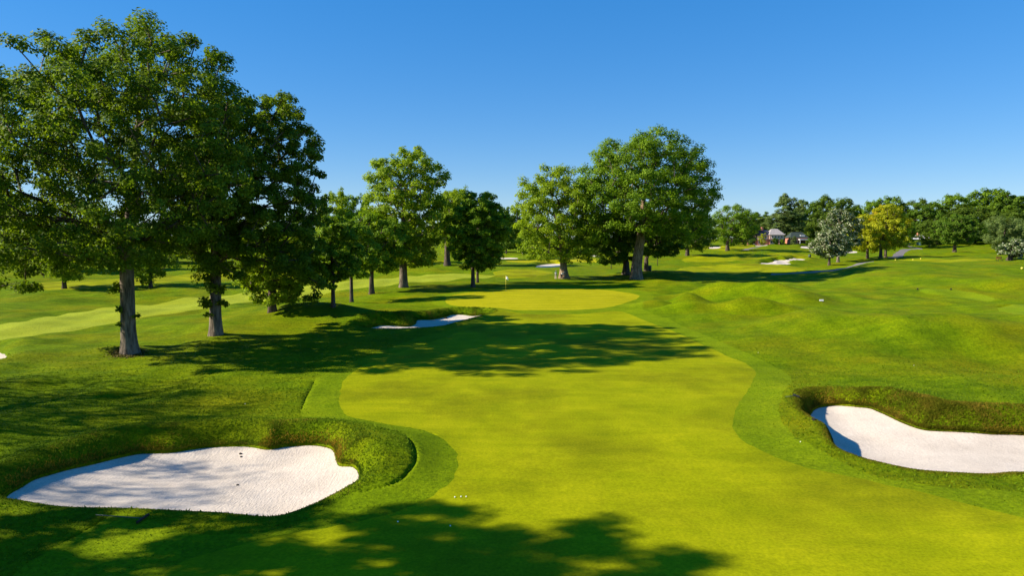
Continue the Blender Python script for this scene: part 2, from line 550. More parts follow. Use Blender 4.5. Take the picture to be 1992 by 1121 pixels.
bunker_right = Bunker([
 (1574, 824, -.55, .55, .22), (1579, 804, -.55, .7, .22), (1594, 794, -.55, .9, .22), (1628, 790, -.52, 1.0, .22),
 (1667, 793, -.50, 1.2, .25), (1694, 796, -.48, 1.4, .28), (1722, 808, -.48, 1.7, .30), (1756, 824, -.50, 1.8, .34),
 (1799, 838, -.52, 1.9, .36), (1858, 841, -.54, 1.9, .36), (1926, 846, -.55, 1.9, .36), (1992, 848, -.55, 1.9, .36),
 (2090, 858, -.5, 1.8, .3), (2170, 880, -.4, 1.4, .25), (2200, 908, -.3, 1.0, .1), (2120, 930, -.24, .7, .05),
 (1992, 925, -.20, .5, .02), (1960, 925, -.20, .5, .02), (1926, 928, -.20, .5, .02), (1880, 927, -.20, .5, .02),
 (1778, 920, -.22, .5, .02), (1699, 907, -.30, .5, .03), (1651, 899, -.42, .45, .10), (1631, 890, -.50, .4, .22),
 (1623, 874, -.55, .4, .26), (1617, 860, -.55, .4, .26), (1590, 842, -.55, .45, .24)], 0.18, 0.22, 1.4, 0.2)
bunker_mid = Bunker([
 (715, 641, -.35, 1.0, .2), (736, 635, -.5, 1.4, .3), (760, 634, -.55, 1.6, .35), (780, 636, -.55, 1.6, .4),
 (799, 635.5, -.55, 1.5, .4), (808.5, 630.7, -.55, 1.4, .4), (813, 623.5, -.5, 1.2, .35), (841, 622.7, -.5, 1.2, .3),
 (865, 618, -.5, 1.2, .3), (882, 613, -.45, 1.0, .25), (900, 613, -.45, 1.2, .25), (918, 615.4, -.5, 1.4, .3),
 (943.5, 613.8, -.4, 1.0, .25), (945, 617, -.3, .7, .1), (921, 622.7, -.3, .6, .1), (889, 631.5, -.3, .6, .1),
 (857, 640, -.3, .6, .08), (817, 643.5, -.3, .6, .05), (776, 645, -.3, .6, .05), (736, 645, -.3, .6, .05)],
 0.3, 0.15, 1.6, 0.33)

def far_bunker(l, t, r, b, tilt=0.0, back=0.5, grid=0.8, wob=0.0):
    cx, cy = (l + r) / 2, (t + b) / 2
    pts = []
    for k in range(16):
        a = 2 * math.pi * k / 16
        q = 1 + wob * math.sin(3 * a + l)
        x = cx + math.cos(a) * (r - l) / 2 * q
        y = cy - math.sin(a) * (b - t) / 2 + tilt * (x - cx)
        hi = max(0.0, math.sin(a))
        pts.append((x, y, -.15 - .35 * hi * back / .5, .7 + 1.6 * hi, .05 + .45 * hi * back / .5))
    return Bunker(pts, grid * 0.8, 0.1, 2.0, grid, 0.05)

FARB = [
 ('peek', far_bunker(-70, 684, 13, 704, 0, .3, 0.5)),
 ('shade', far_bunker(1042, 514, 1098, 521.5, -0.06, .5, 1.0)),
 ('green2', far_bunker(968, 501.5, 1008, 505, 0, .4, 1.4)),
 ('trio1', far_bunker(1478, 511.5, 1539, 515.5, 0.01, .55, 1.1)),
 ('trio2', far_bunker(1505, 507, 1537, 510.5, 0.03, .55, 1.1)),
 ('trio3', far_bunker(1530, 503.6, 1566, 507.6, -0.01, .55, 1.1)),
 ('house1', far_bunker(1469, 475.5, 1494, 479, -0.05, .4, 1.6)),
 ('house2', far_bunker(1557, 479, 1583, 484, 0, .6, 1.6)),
 ('tree1', far_bunker(1377, 480, 1402, 484, -0.03, .4, 1.6)),
 ('tree2', far_bunker(1640, 488.5, 1668, 493, 0, .4, 1.6)),
 ('gap', far_bunker(1150, 496, 1172, 499.5, 0, .3, 1.6)),
]
BUNK = [('left', bunker_left), ('right', bunker_right), ('mid', bunker_mid)] + FARB

# cut edges between mowing heights: shallow grooves
GROOVES = []
def groove(pts, w=0.11, dep=0.12):
    P = [G(a, b) for a, b in pts]
    GROOVES.append((resample(P, 0.14, False), w, dep))
groove([(612, 740), (604, 757), (594, 776), (586, 797)], .035, .08)
groove([(789, 848), (801, 864), (808, 886), (806, 910), (786, 936), (757, 952), (715, 962), (684, 965)], .06, .10)
groove([(224, 998), (190, 1018), (150, 1040), (114, 1060)], .05, .07)
groove([(1940, 598), (1952, 595), (1972, 594)], .22, .25)

def z_all(x, y):
    x = np.asarray(x, float); y = np.asarray(y, float)
    z = z_soft(x, y)
    for _, b in BUNK:
        z = b.apply(x, y, z)
    for P, w, dep in GROOVES:
        m = (x > P[:, 0].min() - 1) & (x < P[:, 0].max() + 1) & (y > P[:, 1].min() - 1) & (y < P[:, 1].max() + 1)
        idx = np.nonzero(m)[0]
        if len(idx):
            d2 = ((x[idx][:, None] - P[None, :, 0]) ** 2 + (y[idx][:, None] - P[None, :, 1]) ** 2)
            k = d2.argmin(1)
            d = np.sqrt(d2.min(1))
            tp = np.clip(np.minimum(k, len(P) - 1 - k) / 4.0, 0.1, 1)
            z = z.copy()
            z[idx] -= dep * tp * np.exp(-(d / w) ** 2)
    return z

def zat(x, y):
    return float(z_all(np.array([x]), np.array([y]))[0])

# ------------------------------------------------------------------ mown areas (outlines in photo pixels)
def area(pts, step):
    P = resample([G(a, b) for a, b in pts], step)
    rg = np.random.RandomState(len(P))
    return P + rg.normal(0, .06, P.shape) * min(1.0, step)

poly_green = area([(866, 586), (874, 576), (905, 570), (960, 566), (1020, 562.5), (1085, 560.5), (1160, 563), (1215, 569),
                   (1243, 575), (1236, 583), (1205, 593), (1160, 601), (1100, 604), (1030, 604), (970, 602), (915, 599), (878, 594)], 0.8)
poly_fair = area([(968, 605), (938, 628), (860, 658), (770, 688), (700, 716), (668, 742), (660, 783), (677, 811), (744, 826),
                  (811, 835), (862, 855), (888, 885), (889, 915), (868, 948), (811, 983), (744, 1005), (660, 1024), (520, 1050),
                  (380, 1085), (300, 1130), (260, 1230), (500, 1600), (1500, 1600), (2500, 1250), (2300, 1080), (1992, 1008),
                  (1809, 962), (1742, 948), (1657, 929), (1573, 912), (1509, 890), (1446, 859), (1427, 834), (1429, 804),
                  (1442, 779), (1463, 745), (1469, 724), (1450, 707), (1412, 692), (1361, 669), (1310, 645), (1250, 622), (1205, 606), (1130, 611), (1040, 612)], 0.45)
poly_semi = area([(950, 607), (900, 634), (800, 662), (700, 700), (630, 728), (612, 740), (586, 800), (600, 818), (680, 832), (789, 848),
                  (808, 886), (786, 936), (684, 968), (560, 1030), (380, 1040), (240, 1000), (190, 1018), (100, 1070), (0, 1140), (-100, 1300), (500, 1800), (2000, 1700),
                  (2800, 1250), (2500, 1050), (1992, 960), (1850, 950), (1700, 928), (1640, 903), (1594, 880), (1547, 855), (1522, 825), (1515, 804), (1522, 775), (1541, 741),
                  (1520, 720), (1470, 695), (1400, 664), (1300, 620), (1250, 600), (1272, 578), (1250, 566), (1160, 557), (1085, 555), (1000, 559), (900, 565), (850, 575), (840, 588), (870, 600)], 0.5)
poly_pale = area([(-250, 712), (0, 668), (120, 647), (240, 625), (400, 601), (520, 585), (640, 570), (760, 556), (880, 546), (950, 541),
                  (962, 536), (900, 533), (800, 537), (680, 546), (560, 560), (470, 570), (320, 589), (180, 604), (80, 618), (0, 632), (-250, 662)], 1.2)
poly_tee = area([(1788, 566), (1800, 562), (1850, 563), (1900, 571), (1932, 580), (1930, 586), (1890, 583), (1840, 576), (1800, 571)], 0.8)
poly_tee2 = area([(1940, 599), (1958, 595), (2000, 594), (2080, 600), (2080, 618), (2000, 616), (1960, 609)], 0.8)
poly_green2 = area([(985, 509), (1000, 506), (1080, 503.5), (1200, 502), (1240, 505), (1200, 509), (1120, 511), (1040, 512)], 3.0)
poly_fair2 = area([(1300, 530), (1330, 521), (1400, 515), (1470, 513), (1530, 517), (1570, 522), (1560, 527), (1500, 530), (1400, 533)], 2.5)
poly_fair3 = area([(1330, 503), (1400, 499), (1500, 493), (1570, 496), (1600, 502), (1560, 502), (1500, 503), (1420, 509), (1340, 510)], 2.5)
poly_fair4 = area([(1360, 480), (1400, 477), (1460, 477), (1466, 480), (1440, 484), (1390, 487)], 3.0)
poly_fair5 = area([(1745, 506), (1800, 503.5), (1880, 503), (1935, 506), (1900, 508), (1800, 509)], 2.0)
poly_fair6 = area([(960, 530), (1000, 524), (1050, 526), (1075, 531), (1040, 537), (980, 541)], 1.5)
poly_fair7 = area([(60, 552), (200, 545), (380, 532), (600, 522), (760, 514), (870, 507), (860, 511), (760, 520), (600, 532), (400, 545), (200, 558), (80, 562)], 2.0)

def ribbon(pts, width, step=1.2):
    c = resample([G(a, b) for a, b in pts], step, False)
    t = np.gradient(c, axis=0)
    t /= np.linalg.norm(t, axis=1)[:, None]
    nrm = np.stack([-t[:, 1], t[:, 0]], 1) * width / 2
    return np.concatenate([c + nrm, (c - nrm)[::-1]])
path_a = ribbon([(1500, 534), (1560, 531.5), (1600, 527), (1640, 522), (1668, 515), (1700, 508)], 2.6)
path_b = ribbon([(1738, 502), (1748, 496), (1752, 491), (1762, 486.5), (1784, 484.5)], 3.4)
path_c = ribbon([(1790, 485), (1780, 482), (1765, 479), (1745, 475.5)], 2.2)
path_d = ribbon([(1448, 486.5), (1462, 483), (1480, 480.2)], 2.0)

# ------------------------------------------------------------------ the ground: constrained triangulation, split by area
def build_ground():
    rng = np.random.RandomState(11)
    pts = []
    def fan(r0, r1, k, a0, a1):
        r = r0; i = 0
        while r < r1:
            n = max(3, int((a1 - a0) / k))
            a = a0 + (a1 - a0) * (np.arange(n) + (0.5 if i % 2 else 0.0)) / n
            pts.append(np.stack([r * np.sin(a), r * np.cos(a)], 1) + rng.uniform(-.15, .15, (n, 2)) * k * r)
            r *= 1 + k; i += 1
    A = math.radians(45)
    fan(9, 130, 0.0085, -A, A)
    fan(130, 480, 0.012, -A, A)
    fan(480, 5200, 0.05, -A, A)
    fan(4, 5200, 0.09, A, 2 * math.pi - A)
    fan(2, 9, 0.12, -A, A)
    P = np.concatenate(pts)
    edges_pts = []; edges = []
    polys = [b.poly for _, b in BUNK] + [poly_green, poly_fair, poly_semi, poly_pale, poly_tee, poly_tee2, poly_green2, poly_fair2,
             poly_fair3, poly_fair4, poly_fair5, poly_fair6, poly_fair7, path_a, path_b, path_c, path_d]
    steps = []
    off = 0
    for p in polys:
        n = len(p)
        edges_pts.append(p)
        edges += [(off + i, off + (i + 1) % n) for i in range(n)]
        steps.append(np.linalg.norm(p - np.roll(p, 1, 0), axis=1).mean())
        off += n
    # finer points round the bunkers
    extra = []
    for _, b in BUNK:
        g = b.grid; pp = b.poly; w = b.maxw + 0.6
        xs = np.arange(pp[:, 0].min() - w, pp[:, 0].max() + w, g)
        ys = np.arange(pp[:, 1].min() - w, pp[:, 1].max() + w, g)
        X, Y = np.meshgrid(xs, ys)
        X = X.ravel() + rng.uniform(-.25, .25, X.size) * g; Y = Y.ravel() + rng.uniform(-.25, .25, Y.size) * g
        d, _i = near_poly(pp, X, Y)
        ins = inside(pp, X, Y)
        keep = ((~ins) & (d < w)) | (ins & (d < 2.2))
        # drop the coarse points where the fine ones are
        extra.append(np.stack([X[keep], Y[keep]], 1))
    for gp, w, dep in GROOVES:
        t = np.gradient(gp, axis=0); t /= np.linalg.norm(t, axis=1)[:, None]
        nn = np.stack([-t[:, 1], t[:, 0]], 1)
        for k in (-1.7, -0.9, -0.3, 0.3, 0.9, 1.7):
            extra.append(gp + nn * k * w)
    E = np.concatenate(edges_pts)
    kd = kdtree.KDTree(len(E))
    for i, (a, b) in enumerate(E):
        kd.insert((a, b, 0), i)
    kd.balance()
    def clear(Q, f):
        ok = np.ones(len(Q), bool)
        for i, (a, b) in enumerate(Q):
            d = kd.find((a, b, 0))[2]
            if d < f * (0.004 * math.hypot(a, b) + 0.02):
                ok[i] = False
        return Q[ok]
    P = clear(P, 1.0)
    X = clear(np.concatenate(extra), 0.5)
    allp = np.concatenate([E, P, X])
    vin = [Vector((float(a), float(b))) for a, b in allp]
    vo, eo, fo, *_ = delaunay_2d_cdt(vin, edges, [], 0, 1e-5, False)
    V = np.array([(v.x, v.y) for v in vo])
    T = np.array([f for f in fo if len(f) == 3], int)
    Z = z_all(V[:, 0], V[:, 1])
    V3 = np.concatenate([V, Z[:, None]], 1)
    c = V[T].mean(1)
    lab = np.full(len(T), -1)
    zones = []
    def zone(name, label, polyl, mat):
        k = len(zones)
        zones.append((name, label, mat))
        m = np.zeros(len(T), bool)
        for p in polyl:
            m |= inside(p, c[:, 0], c[:, 1])
        lab[(lab == -1) & m] = k
    BL = {
     'left': 'big pale sand bunker in dappled shade at the lower left',
     'right': 'bright sunlit sand bunker under a brown grass bank at the right edge',
     'mid': 'narrow shaded sand bunker in front of the flagged green',
     'peek': 'tip of a small sand bunker at the left edge of the picture',
     'shade': 'small shaded sand bunker left of the double trunk tree',
     'green2': 'thin strip of sand beside the far flag',
     'trio1': 'lowest and longest of the three far fairway bunkers',
     'trio2': 'middle and smallest of the three far fairway bunkers',
     'trio3': 'upper right of the three far fairway bunkers',
     'house1': 'small sand bunker just below the brick house',
     'house2': 'sand bunker with a dark lip left of the blossoming trees',
     'tree1': 'small sand bunker seen left of the lone round tree trunk',
     'tree2': 'strip of sand behind the trunks of the blossoming trees',
     'gap': 'scrap of sand seen in the gap between the two great trees'}
    for k, b in BUNK:
        zone('sand_bunker', BL[k], [b.poly], M['sand'])
    zone('path', 'narrow asphalt cart path curving behind the knoll', [path_a], M['asphalt'])
    zone('path', 'wide asphalt stub of cart path on the hill right of the yellow trees', [path_b], M['asphalt'])
    zone('path', 'thin upper branch of the cart path below the white house', [path_c], M['asphalt'])
    zone('path', 'faint path on the slope below the brick house', [path_d], M['asphalt'])
    zone('putting_green', 'smooth yellow green putting green with the near flag', [poly_green], M['green'])
    zone('putting_green', 'pale distant putting green with the far flag', [poly_green2], M['green'])
    zone('tee_ground', 'flat mown tee with two black markers on the right slope', [poly_tee], M['tee'])
    zone('tee_ground', 'mown tee cut off by the right edge of the picture', [poly_tee2], M['tee'])
    zone('fairway', 'sunny yellow green approach fairway in the foreground', [poly_fair], M['fairway'])
    zone('fairway', 'pale fairway running behind the trees on the left', [poly_pale], M['pale'])
    zone('fairway', 'far mown fairway strips beyond the knolls', [poly_fair2, poly_fair3, poly_fair4, poly_fair5, poly_fair6, poly_fair7], M['fairway'])
    zone('semi_rough', 'band of slightly longer turf round the fairway', [poly_semi], M['semi'])
    zones.append(('ground', 'rolling rough turf of the golf course', M['rough']))
    lab[lab == -1] = len(zones) - 1
    for k, (name, label, mat) in enumerate(zones):
        t = T[lab == k]
        if not len(t):
            print('empty zone', label); continue
        u, inv = np.unique(t.ravel(), return_inverse=True)
        me = mesh_from(name, V3[u], inv.reshape(-1, 3))
        me.materials.append(mat)
        me.polygons.foreach_set('use_smooth', np.ones(len(t), bool))
        o = bpy.data.objects.new(name, me)
        C.objects.link(o)
        o['kind'] = 'structure'
        o['label'] = label

def mesh_from(name, V, Fc):
    """fast mesh from equal-sided faces"""
    V = np.asarray(V, np.float32); Fc = np.asarray(Fc, np.int32)
    me = bpy.data.meshes.new(name)
    nf, k = Fc.shape
    me.vertices.add(len(V)); me.vertices.foreach_set('co', V.ravel())
    me.loops.add(nf * k); me.loops.foreach_set('vertex_index', Fc.ravel())
    me.polygons.add(nf)
    me.polygons.foreach_set('loop_start', np.arange(0, nf * k, k, dtype=np.int32))
    me.update(calc_edges=True)
    return me

import time
_t0 = time.time()
build_ground()
print('ground', round(time.time() - _t0, 1))

# ------------------------------------------------------------------ object helpers
def tag(o, label, cat, group=None, kind=None):
    if label: o['label'] = label
    if cat: o['category'] = cat
    if group: o['group'] = group
    if kind: o['kind'] = kind
    return o

def empty(name, loc, rz=0.0):
    o = bpy.data.objects.new(name, None)
    o.empty_display_size = 0.3
    o.location = loc
    o.rotation_euler = (0, 0, rz)
    C.objects.link(o)
    return o

def mobj(name, me, mat, parent=None, smooth=False):
    if mat is not None and not me.materials:
        me.materials.append(mat)
    if smooth:
        me.polygons.foreach_set('use_smooth', np.ones(len(me.polygons), bool))
    o = bpy.data.objects.new(name, me)
    C.objects.link(o)
    if parent is not None:
        o.parent = parent
    return o

def bm_obj(name, bm, mat, parent=None, smooth=False):
    me = bpy.data.meshes.new(name)
    bm.to_mesh(me); bm.free()
    return mobj(name, me, mat, parent, smooth)

def copy_tree(o, parent=None):
    c = o.copy()
    C.objects.link(c)
    if parent is not None:
        c.parent = parent
    for ch in list(o.children):
        copy_tree(ch, c)
    return c

def nrmz(v):
    return v / (np.linalg.norm(v, axis=-1, keepdims=True) + 1e-9)

# ------------------------------------------------------------------ trees
def tubes(P0, P1, R0, R1, D0, D1, sides):
    n = len(P0)
    def frame(D):
        up = np.where(np.abs(D[:, 2:3]) > 0.9, np.array([[1., 0, 0]]), np.array([[0, 0, 1.]]))
        a = nrmz(np.cross(up, D)); b = np.cross(D, a)
        return a, b
    ang = np.arange(sides) * 2 * math.pi / sides
    ca, sa = np.cos(ang)[None, :, None], np.sin(ang)[None, :, None]
    a0, b0 = frame(D0); a1, b1 = frame(D1)
    # keep both rings turned alike
    fl = (a0 * a1).sum(1, keepdims=True) < 0
    a1 = np.where(fl, -a1, a1); b1 = np.where(fl, -b1, b1)
    r0 = P0[:, None] + (a0[:, None] * ca + b0[:, None] * sa) * R0[:, None, None]
    r1 = P1[:, None] + (a1[:, None] * ca + b1[:, None] * sa) * R1[:, None, None]
    V = np.concatenate([r0, r1], 1).reshape(-1, 3)
    k = np.arange(sides); k2 = (k + 1) % sides
    q = np.stack([k, k2, k2 + sides, k + sides], 1)
    Fc = (q[None] + (np.arange(n) * 2 * sides)[:, None, None]).reshape(-1, 4)
    return V, Fc

def leaf_faces(rng, cen, nrm_dir, size, asp=0.6, jit=0.35):
    n = len(cen)
    N = nrmz(nrm_dir)
    t = nrmz(rng.normal(size=(n, 3)))
    a = nrmz(np.cross(N, t)); b = np.cross(N, a)
    Ls = size * rng.uniform(1 - jit, 1 + jit, (n, 1))
    Ws = Ls * asp * rng.uniform(0.8, 1.2, (n, 1))
    fo = N * Ls * rng.uniform(-0.18, 0.18, (n, 1))
    V = np.stack([cen - a * Ls * .5, cen + b * Ws * .5 + fo, cen + a * Ls * .5, cen - b * Ws * .5 + fo], 1).reshape(-1, 3)
    return V, np.arange(4 * n).reshape(n, 4)

def trunk_mesh(rng, line, flare, sides=18, rings=4):
    """stem following line [(x,y,z,r)], with root flare and uneven section"""
    pts = []
    L_ = [np.array(p, float) for p in line]
    for i in range(len(L_) - 1):
        for j in range(rings):
            f = j / rings
            pts.append(L_[i] * (1 - f) + L_[i + 1] * f)
    pts.append(L_[-1])
    pts = np.array(pts)
    ph = rng.uniform(0, 6.28, 4)
    V = []
    zb = pts[0, 2]
    for p in pts:
        h = p[2] - zb
        fl = 1 + flare * math.exp(-h / (p[3] * 1.6))
        for k in range(sides):
            a = 2 * math.pi * k / sides
            lob = 1 + 0.05 * math.sin(3 * a + ph[0] + h * .3) + 0.04 * math.sin(5 * a + ph[1] - h * .2) \
                + 0.28 * flare * math.exp(-h / (p[3] * 1.0)) * math.sin(5 * a + ph[2])
            r = p[3] * fl * lob
            V.append((p[0] + r * math.cos(a), p[1] + r * math.sin(a), p[2]))
    Fc = []
    for i in range(len(pts) - 1):
        for k in range(sides):
            k2 = (k + 1) % sides
            Fc.append((i * sides + k, i * sides + k2, (i + 1) * sides + k2, (i + 1) * sides + k))
    return np.array(V), np.array(Fc)

def crown_points(rng, lobes, n, core=0.35):
    """n well-spread points in a union of ellipsoids, denser toward the outside"""
    lob = np.array(lobes, float)                      # cx cy cz rx ry rz
    vol = (lob[:, 3] * lob[:, 4] * lob[:, 5]) ** 0.72
    tot_r = (vol.sum()) ** (1 / 3)
    sep = 1.0
    cand = []
    m = n * 10
    pick = rng.choice(len(lob), m, p=vol / vol.sum())
    d = nrmz(rng.normal(size=(m, 3)))
    f = 1 - 0.75 * rng.uniform(0, 1, m) ** 1.4
    Q = lob[pick, :3] + d * lob[pick, 3:] * f[:, None]
    q = np.full(m, 9.0)
    for l in lob:
        q = np.minimum(q, np.linalg.norm((Q - l[:3]) / l[3:], axis=1))
    keep = rng.uniform(size=m) < np.where(q > 0.62, 1.0, core)
    Q = Q[keep]
    # thin by distance, starting with a guess and loosening it
    span = Q.max(0) - Q.min(0)
    sep = (span[0] * span[1] * span[2] / n) ** (1 / 3) * 0.8
    for _ in range(8):
        acc = np.zeros((0, 3))
        got = []
        cell = {}
        for p in Q:
            k = tuple((p // sep).astype(int))
            ok = True
            for dx in (-1, 0, 1):
                for dy in (-1, 0, 1):
                    for dz in (-1, 0, 1):
                        for o in cell.get((k[0] + dx, k[1] + dy, k[2] + dz), ()):
                            if (p[0]-o[0])**2 + (p[1]-o[1])**2 + (p[2]-o[2])**2 < sep * sep:
                                ok = False; break
                        if not ok: break
                    if not ok: break
                if not ok: break
            if ok:
                cell.setdefault(k, []).append(p); got.append(p)
                if len(got) >= n: break
        if len(got) >= n * 0.93: break
        sep *= 0.9
    return np.array(got), sep

def grow(rng, att, stem, bend=0.28):
    """join the points to the stem: every point takes the node that gives the shortest way down"""
    nodes = [np.array(s[:3]) for s in stem]
    par = list(range(-1, len(stem) - 1))
    plen = [0.0]
    for i in range(1, len(stem)):
        plen.append(plen[-1] + np.linalg.norm(nodes[i] - nodes[i - 1]))
    ns = len(stem)
    cap = len(att) * 8 + ns + 10
    N = np.zeros((cap, 3)); PL = np.full(cap, 1e9); cnt = ns
    N[:ns] = nodes; PL[:ns] = plen
    order = np.argsort(np.min(np.linalg.norm(att[:, None] - np.array(nodes)[None, max(0, ns - 6):], axis=2), 1))
    tip = np.zeros(len(att), int)
    base_i = max(1, int(ns * 0.45))
    for ai in order:
        p = att[ai]
        dv = p - N[base_i:cnt]
        d = np.linalg.norm(dv, axis=1)
        cost = d * (1 + 0.9 * np.clip(-dv[:, 2] / (d + .01), 0, 1)) + 0.30 * PL[base_i:cnt]
        k = int(np.argmin(cost)) + base_i
        a = N[k].copy(); dd = np.linalg.norm(p - a)
        m = max(1, int(dd / 1.1))
        side = nrmz(rng.normal(size=3)) * dd * 0.07
        prev = k
        for j in range(1, m + 1):
            f = j / m
            q = a + (p - a) * f
            q = q + side * math.sin(math.pi * f) + np.array([0, 0, 1.0]) * dd * 0.10 * math.sin(math.pi * f)
            if j == m: q = p
            if cnt >= cap: break
            N[cnt] = q; PL[cnt] = PL[prev] + np.linalg.norm(q - N[prev]); par.append(prev)
            prev = cnt; cnt += 1
        tip[ai] = prev
    return N[:cnt], np.array(par), ns, tip

def make_tree(name, seed, lobes, stem, nclump, nleaf, leaf, leafmat, bark, label, cat='tree', group=None,
              loc=(0, 0, 0), limbs=(), flare=0.45, core=0.35, shoots=(), upb=0.55, clump_k=0.78, rtip=0.014, sides=18, split=False):
    if nleaf < 30000: nleaf = int(nleaf * 1.9); nclump = int(nclump * 0.8)
    rng = np.random.RandomState(seed)
    root = empty(name, loc)
    tag(root, label, cat, group)
    att, sep = crown_points(rng, lobes, nclump, core)
    # stem subdivided
    st = []
    for i in range(len(stem) - 1):
        a, b = np.array(stem[i], float), np.array(stem[i + 1], float)
        k = max(1, int(np.linalg.norm(b[:3] - a[:3]) / 0.9))
        st += [a * (1 - j / k) + b * j / k for j in range(k)]
    st.append(np.array(stem[-1], float))
    N, par, ns, tip = grow(rng, att, st)
    cnt = len(N)
    w = np.zeros(cnt)
    w[tip] += 1
    for i in range(cnt - 1, 0, -1):
        if par[i] >= 0: w[par[i]] += w[i]
    rtop = stem[-1][3]
    rad = rtip + (rtop * 1.05 - rtip) * np.clip(w / max(1, w[ns - 1] if w[ns - 1] > 3 else w.max()), 0, 1) ** 0.52
    cap_r = np.array([s[3] for s in st])
    rad[:ns] = cap_r
    for i in range(ns, cnt):
        rad[i] = min(rad[i], rad[par[i]] * (0.8 if par[i] < ns else 1.0))
    D = np.zeros((cnt, 3))
    D[1:] = nrmz(N[1:] - N[par[1:]])
    D[0] = (0, 0, 1)
    i1 = np.arange(ns, cnt)
    pi = par[i1]
    D0 = np.where((pi < ns)[:, None], D[i1], D[pi])
    V, Fc = tubes(N[pi], N[i1], np.minimum(rad[pi], rad[i1] * 1.25), rad[i1], D0, D[i1], 6)
    lroot = np.arange(cnt)
    for i in range(ns, cnt):
        if par[i] >= ns: lroot[i] = lroot[par[i]]
    big = [i for i in range(ns, cnt) if lroot[i] == i and split and w[i] > 0.06 * len(att)]
    isbig = np.isin(lroot[i1], big)
    tv, tf = trunk_mesh(rng, stem, flare, sides)
    F3 = Fc.reshape(-1, 6, 4)
    rest = F3[~isbig].reshape(-1, 4)
    u, inv = np.unique(rest.ravel(), return_inverse=True) if len(rest) else (np.zeros(0, int), np.zeros(0, int))
    mobj('trunk', mesh_from('trunk', np.concatenate([tv, V[u]]), np.concatenate([tf, inv.reshape(-1, 4) + len(tv)])), M[bark], root, True)
    for b in big:
        fb = F3[lroot[i1] == b].reshape(-1, 4)
        u, inv = np.unique(fb.ravel(), return_inverse=True)
        mobj('limb', mesh_from('limb', V[u], inv.reshape(-1, 4)), M['bark_dark'], root, True)  # limbs darker than the trunk: shade inside the crown put into bark colour
    # leaves, clump by clump
    cc = att; per = max(4, int(nleaf / len(cc)))
    size = np.full(len(cc), sep * clump_k)
    if len(shoots):
        sh = np.array(shoots, float)
        cc = np.concatenate([cc, sh[:, :3]]); size = np.concatenate([size, sh[:, 3]])
    k = rng.poisson(per * rng.uniform(0.55, 1.45, len(cc)) * np.clip(size / (sep * clump_k), .15, 1) ** 1.6)
    idx = np.repeat(np.arange(len(cc)), k)
    n = len(idx)
    d = nrmz(rng.normal(size=(n, 3)))
    rr = rng.uniform(0.15, 1.0, (n, 1)) ** 0.6
    # each clump is a few lesser sprays
    sp = nrmz(rng.normal(size=(len(cc), 5, 3))) * 0.60
    sub = sp[idx, rng.randint(0, 5, n)]
    off = (sub + d * rr * 0.58) * size[idx][:, None]
    off[:, 2] *= 0.72
    off[:, 2] -= 0.10 * size[idx] * (off[:, 0] ** 2 + off[:, 1] ** 2) / (size[idx] ** 2)
    pos = cc[idx] + off
    ctr = np.average(cc, axis=0)
    outw = nrmz(pos - ctr)
    nd = 0.70 * nrmz(rng.normal(size=(n, 3))) + upb * np.array([[0, 0, 1.0]]) + 0.30 * outw + 0.65 * nrmz(off)
    lv, lf = leaf_faces(rng, pos, nd, leaf)
    mobj('crown', mesh_from('crown', lv, lf), M[leafmat], root)
    return root

def lobes_from_px(bx, by, s, px_lobes, rng, ratio=1.0, shrink=0.97, persp=None):
    """crown outline in photo pixels -> ellipsoids in metres about the trunk foot, given real depth"""
    c = np.array([((a - bx) / s, (by - b) / s, rx / s, ry / s) for a, b, rx, ry in px_lobes])
    x0, x1 = (c[:, 0] - c[:, 2]).min(), (c[:, 0] + c[:, 2]).max()
    z0, z1 = (c[:, 1] - c[:, 3]).min(), (c[:, 1] + c[:, 3]).max()
    mx, mz = (x0 + x1) / 2, (z0 + z1) / 2
    RX, RZ = (x1 - x0) / 2, (z1 - z0) / 2
    out = []
    for x, z, rx, rz in c:
        e = max(0.0, 1 - ((x - mx) / RX) ** 2 - ((z - mz) / RZ) ** 2)
        dep = RX * ratio * math.sqrt(e)
        r = (rx + rz) / 2
        if dep > r * 0.7:
            for sgn in (-1, 1):
                y = sgn * dep * rng.uniform(0.38, 0.55)
                X, Z = mx + (x - mx) * shrink, mz + (z - mz) * shrink
                if persp:
                    d0, x0_, z0_ = persp
                    k = 1 + 0.65 * y / d0
                    X = (X + x0_) * k - x0_
                    Z = CAMZ + (Z + z0_ - CAMZ) * k - z0_
                out.append((X, y, Z, rx * .95, max(r * .7, dep * .5), rz * .95))
        else:
            out.append((x, rng.uniform(-.3, .3) * r, z, rx, r, rz))
    return out

def auto_px(l, t, r, b, rng, n=12, top=0.5):
    """lobes filling a crown box, uneven outline"""
    cx, cy = (l + r) / 2, (t + b) / 2
    rx, ry = (r - l) / 2, (b - t) / 2
    out = [(cx, cy, rx * .55, ry * .6)]
    for k in range(n):
        a = 2 * math.pi * (k + rng.uniform(-.25, .25)) / n
        q = rng.uniform(.26, .40)
        rad = 1 - q * rng.uniform(.85, 1.15)
        sx = rx * (1.0 if math.sin(a) < top else 0.9)
        out.append((cx + math.cos(a) * rad * sx, cy - math.sin(a) * rad * ry, rx * q, ry * q))
    return out

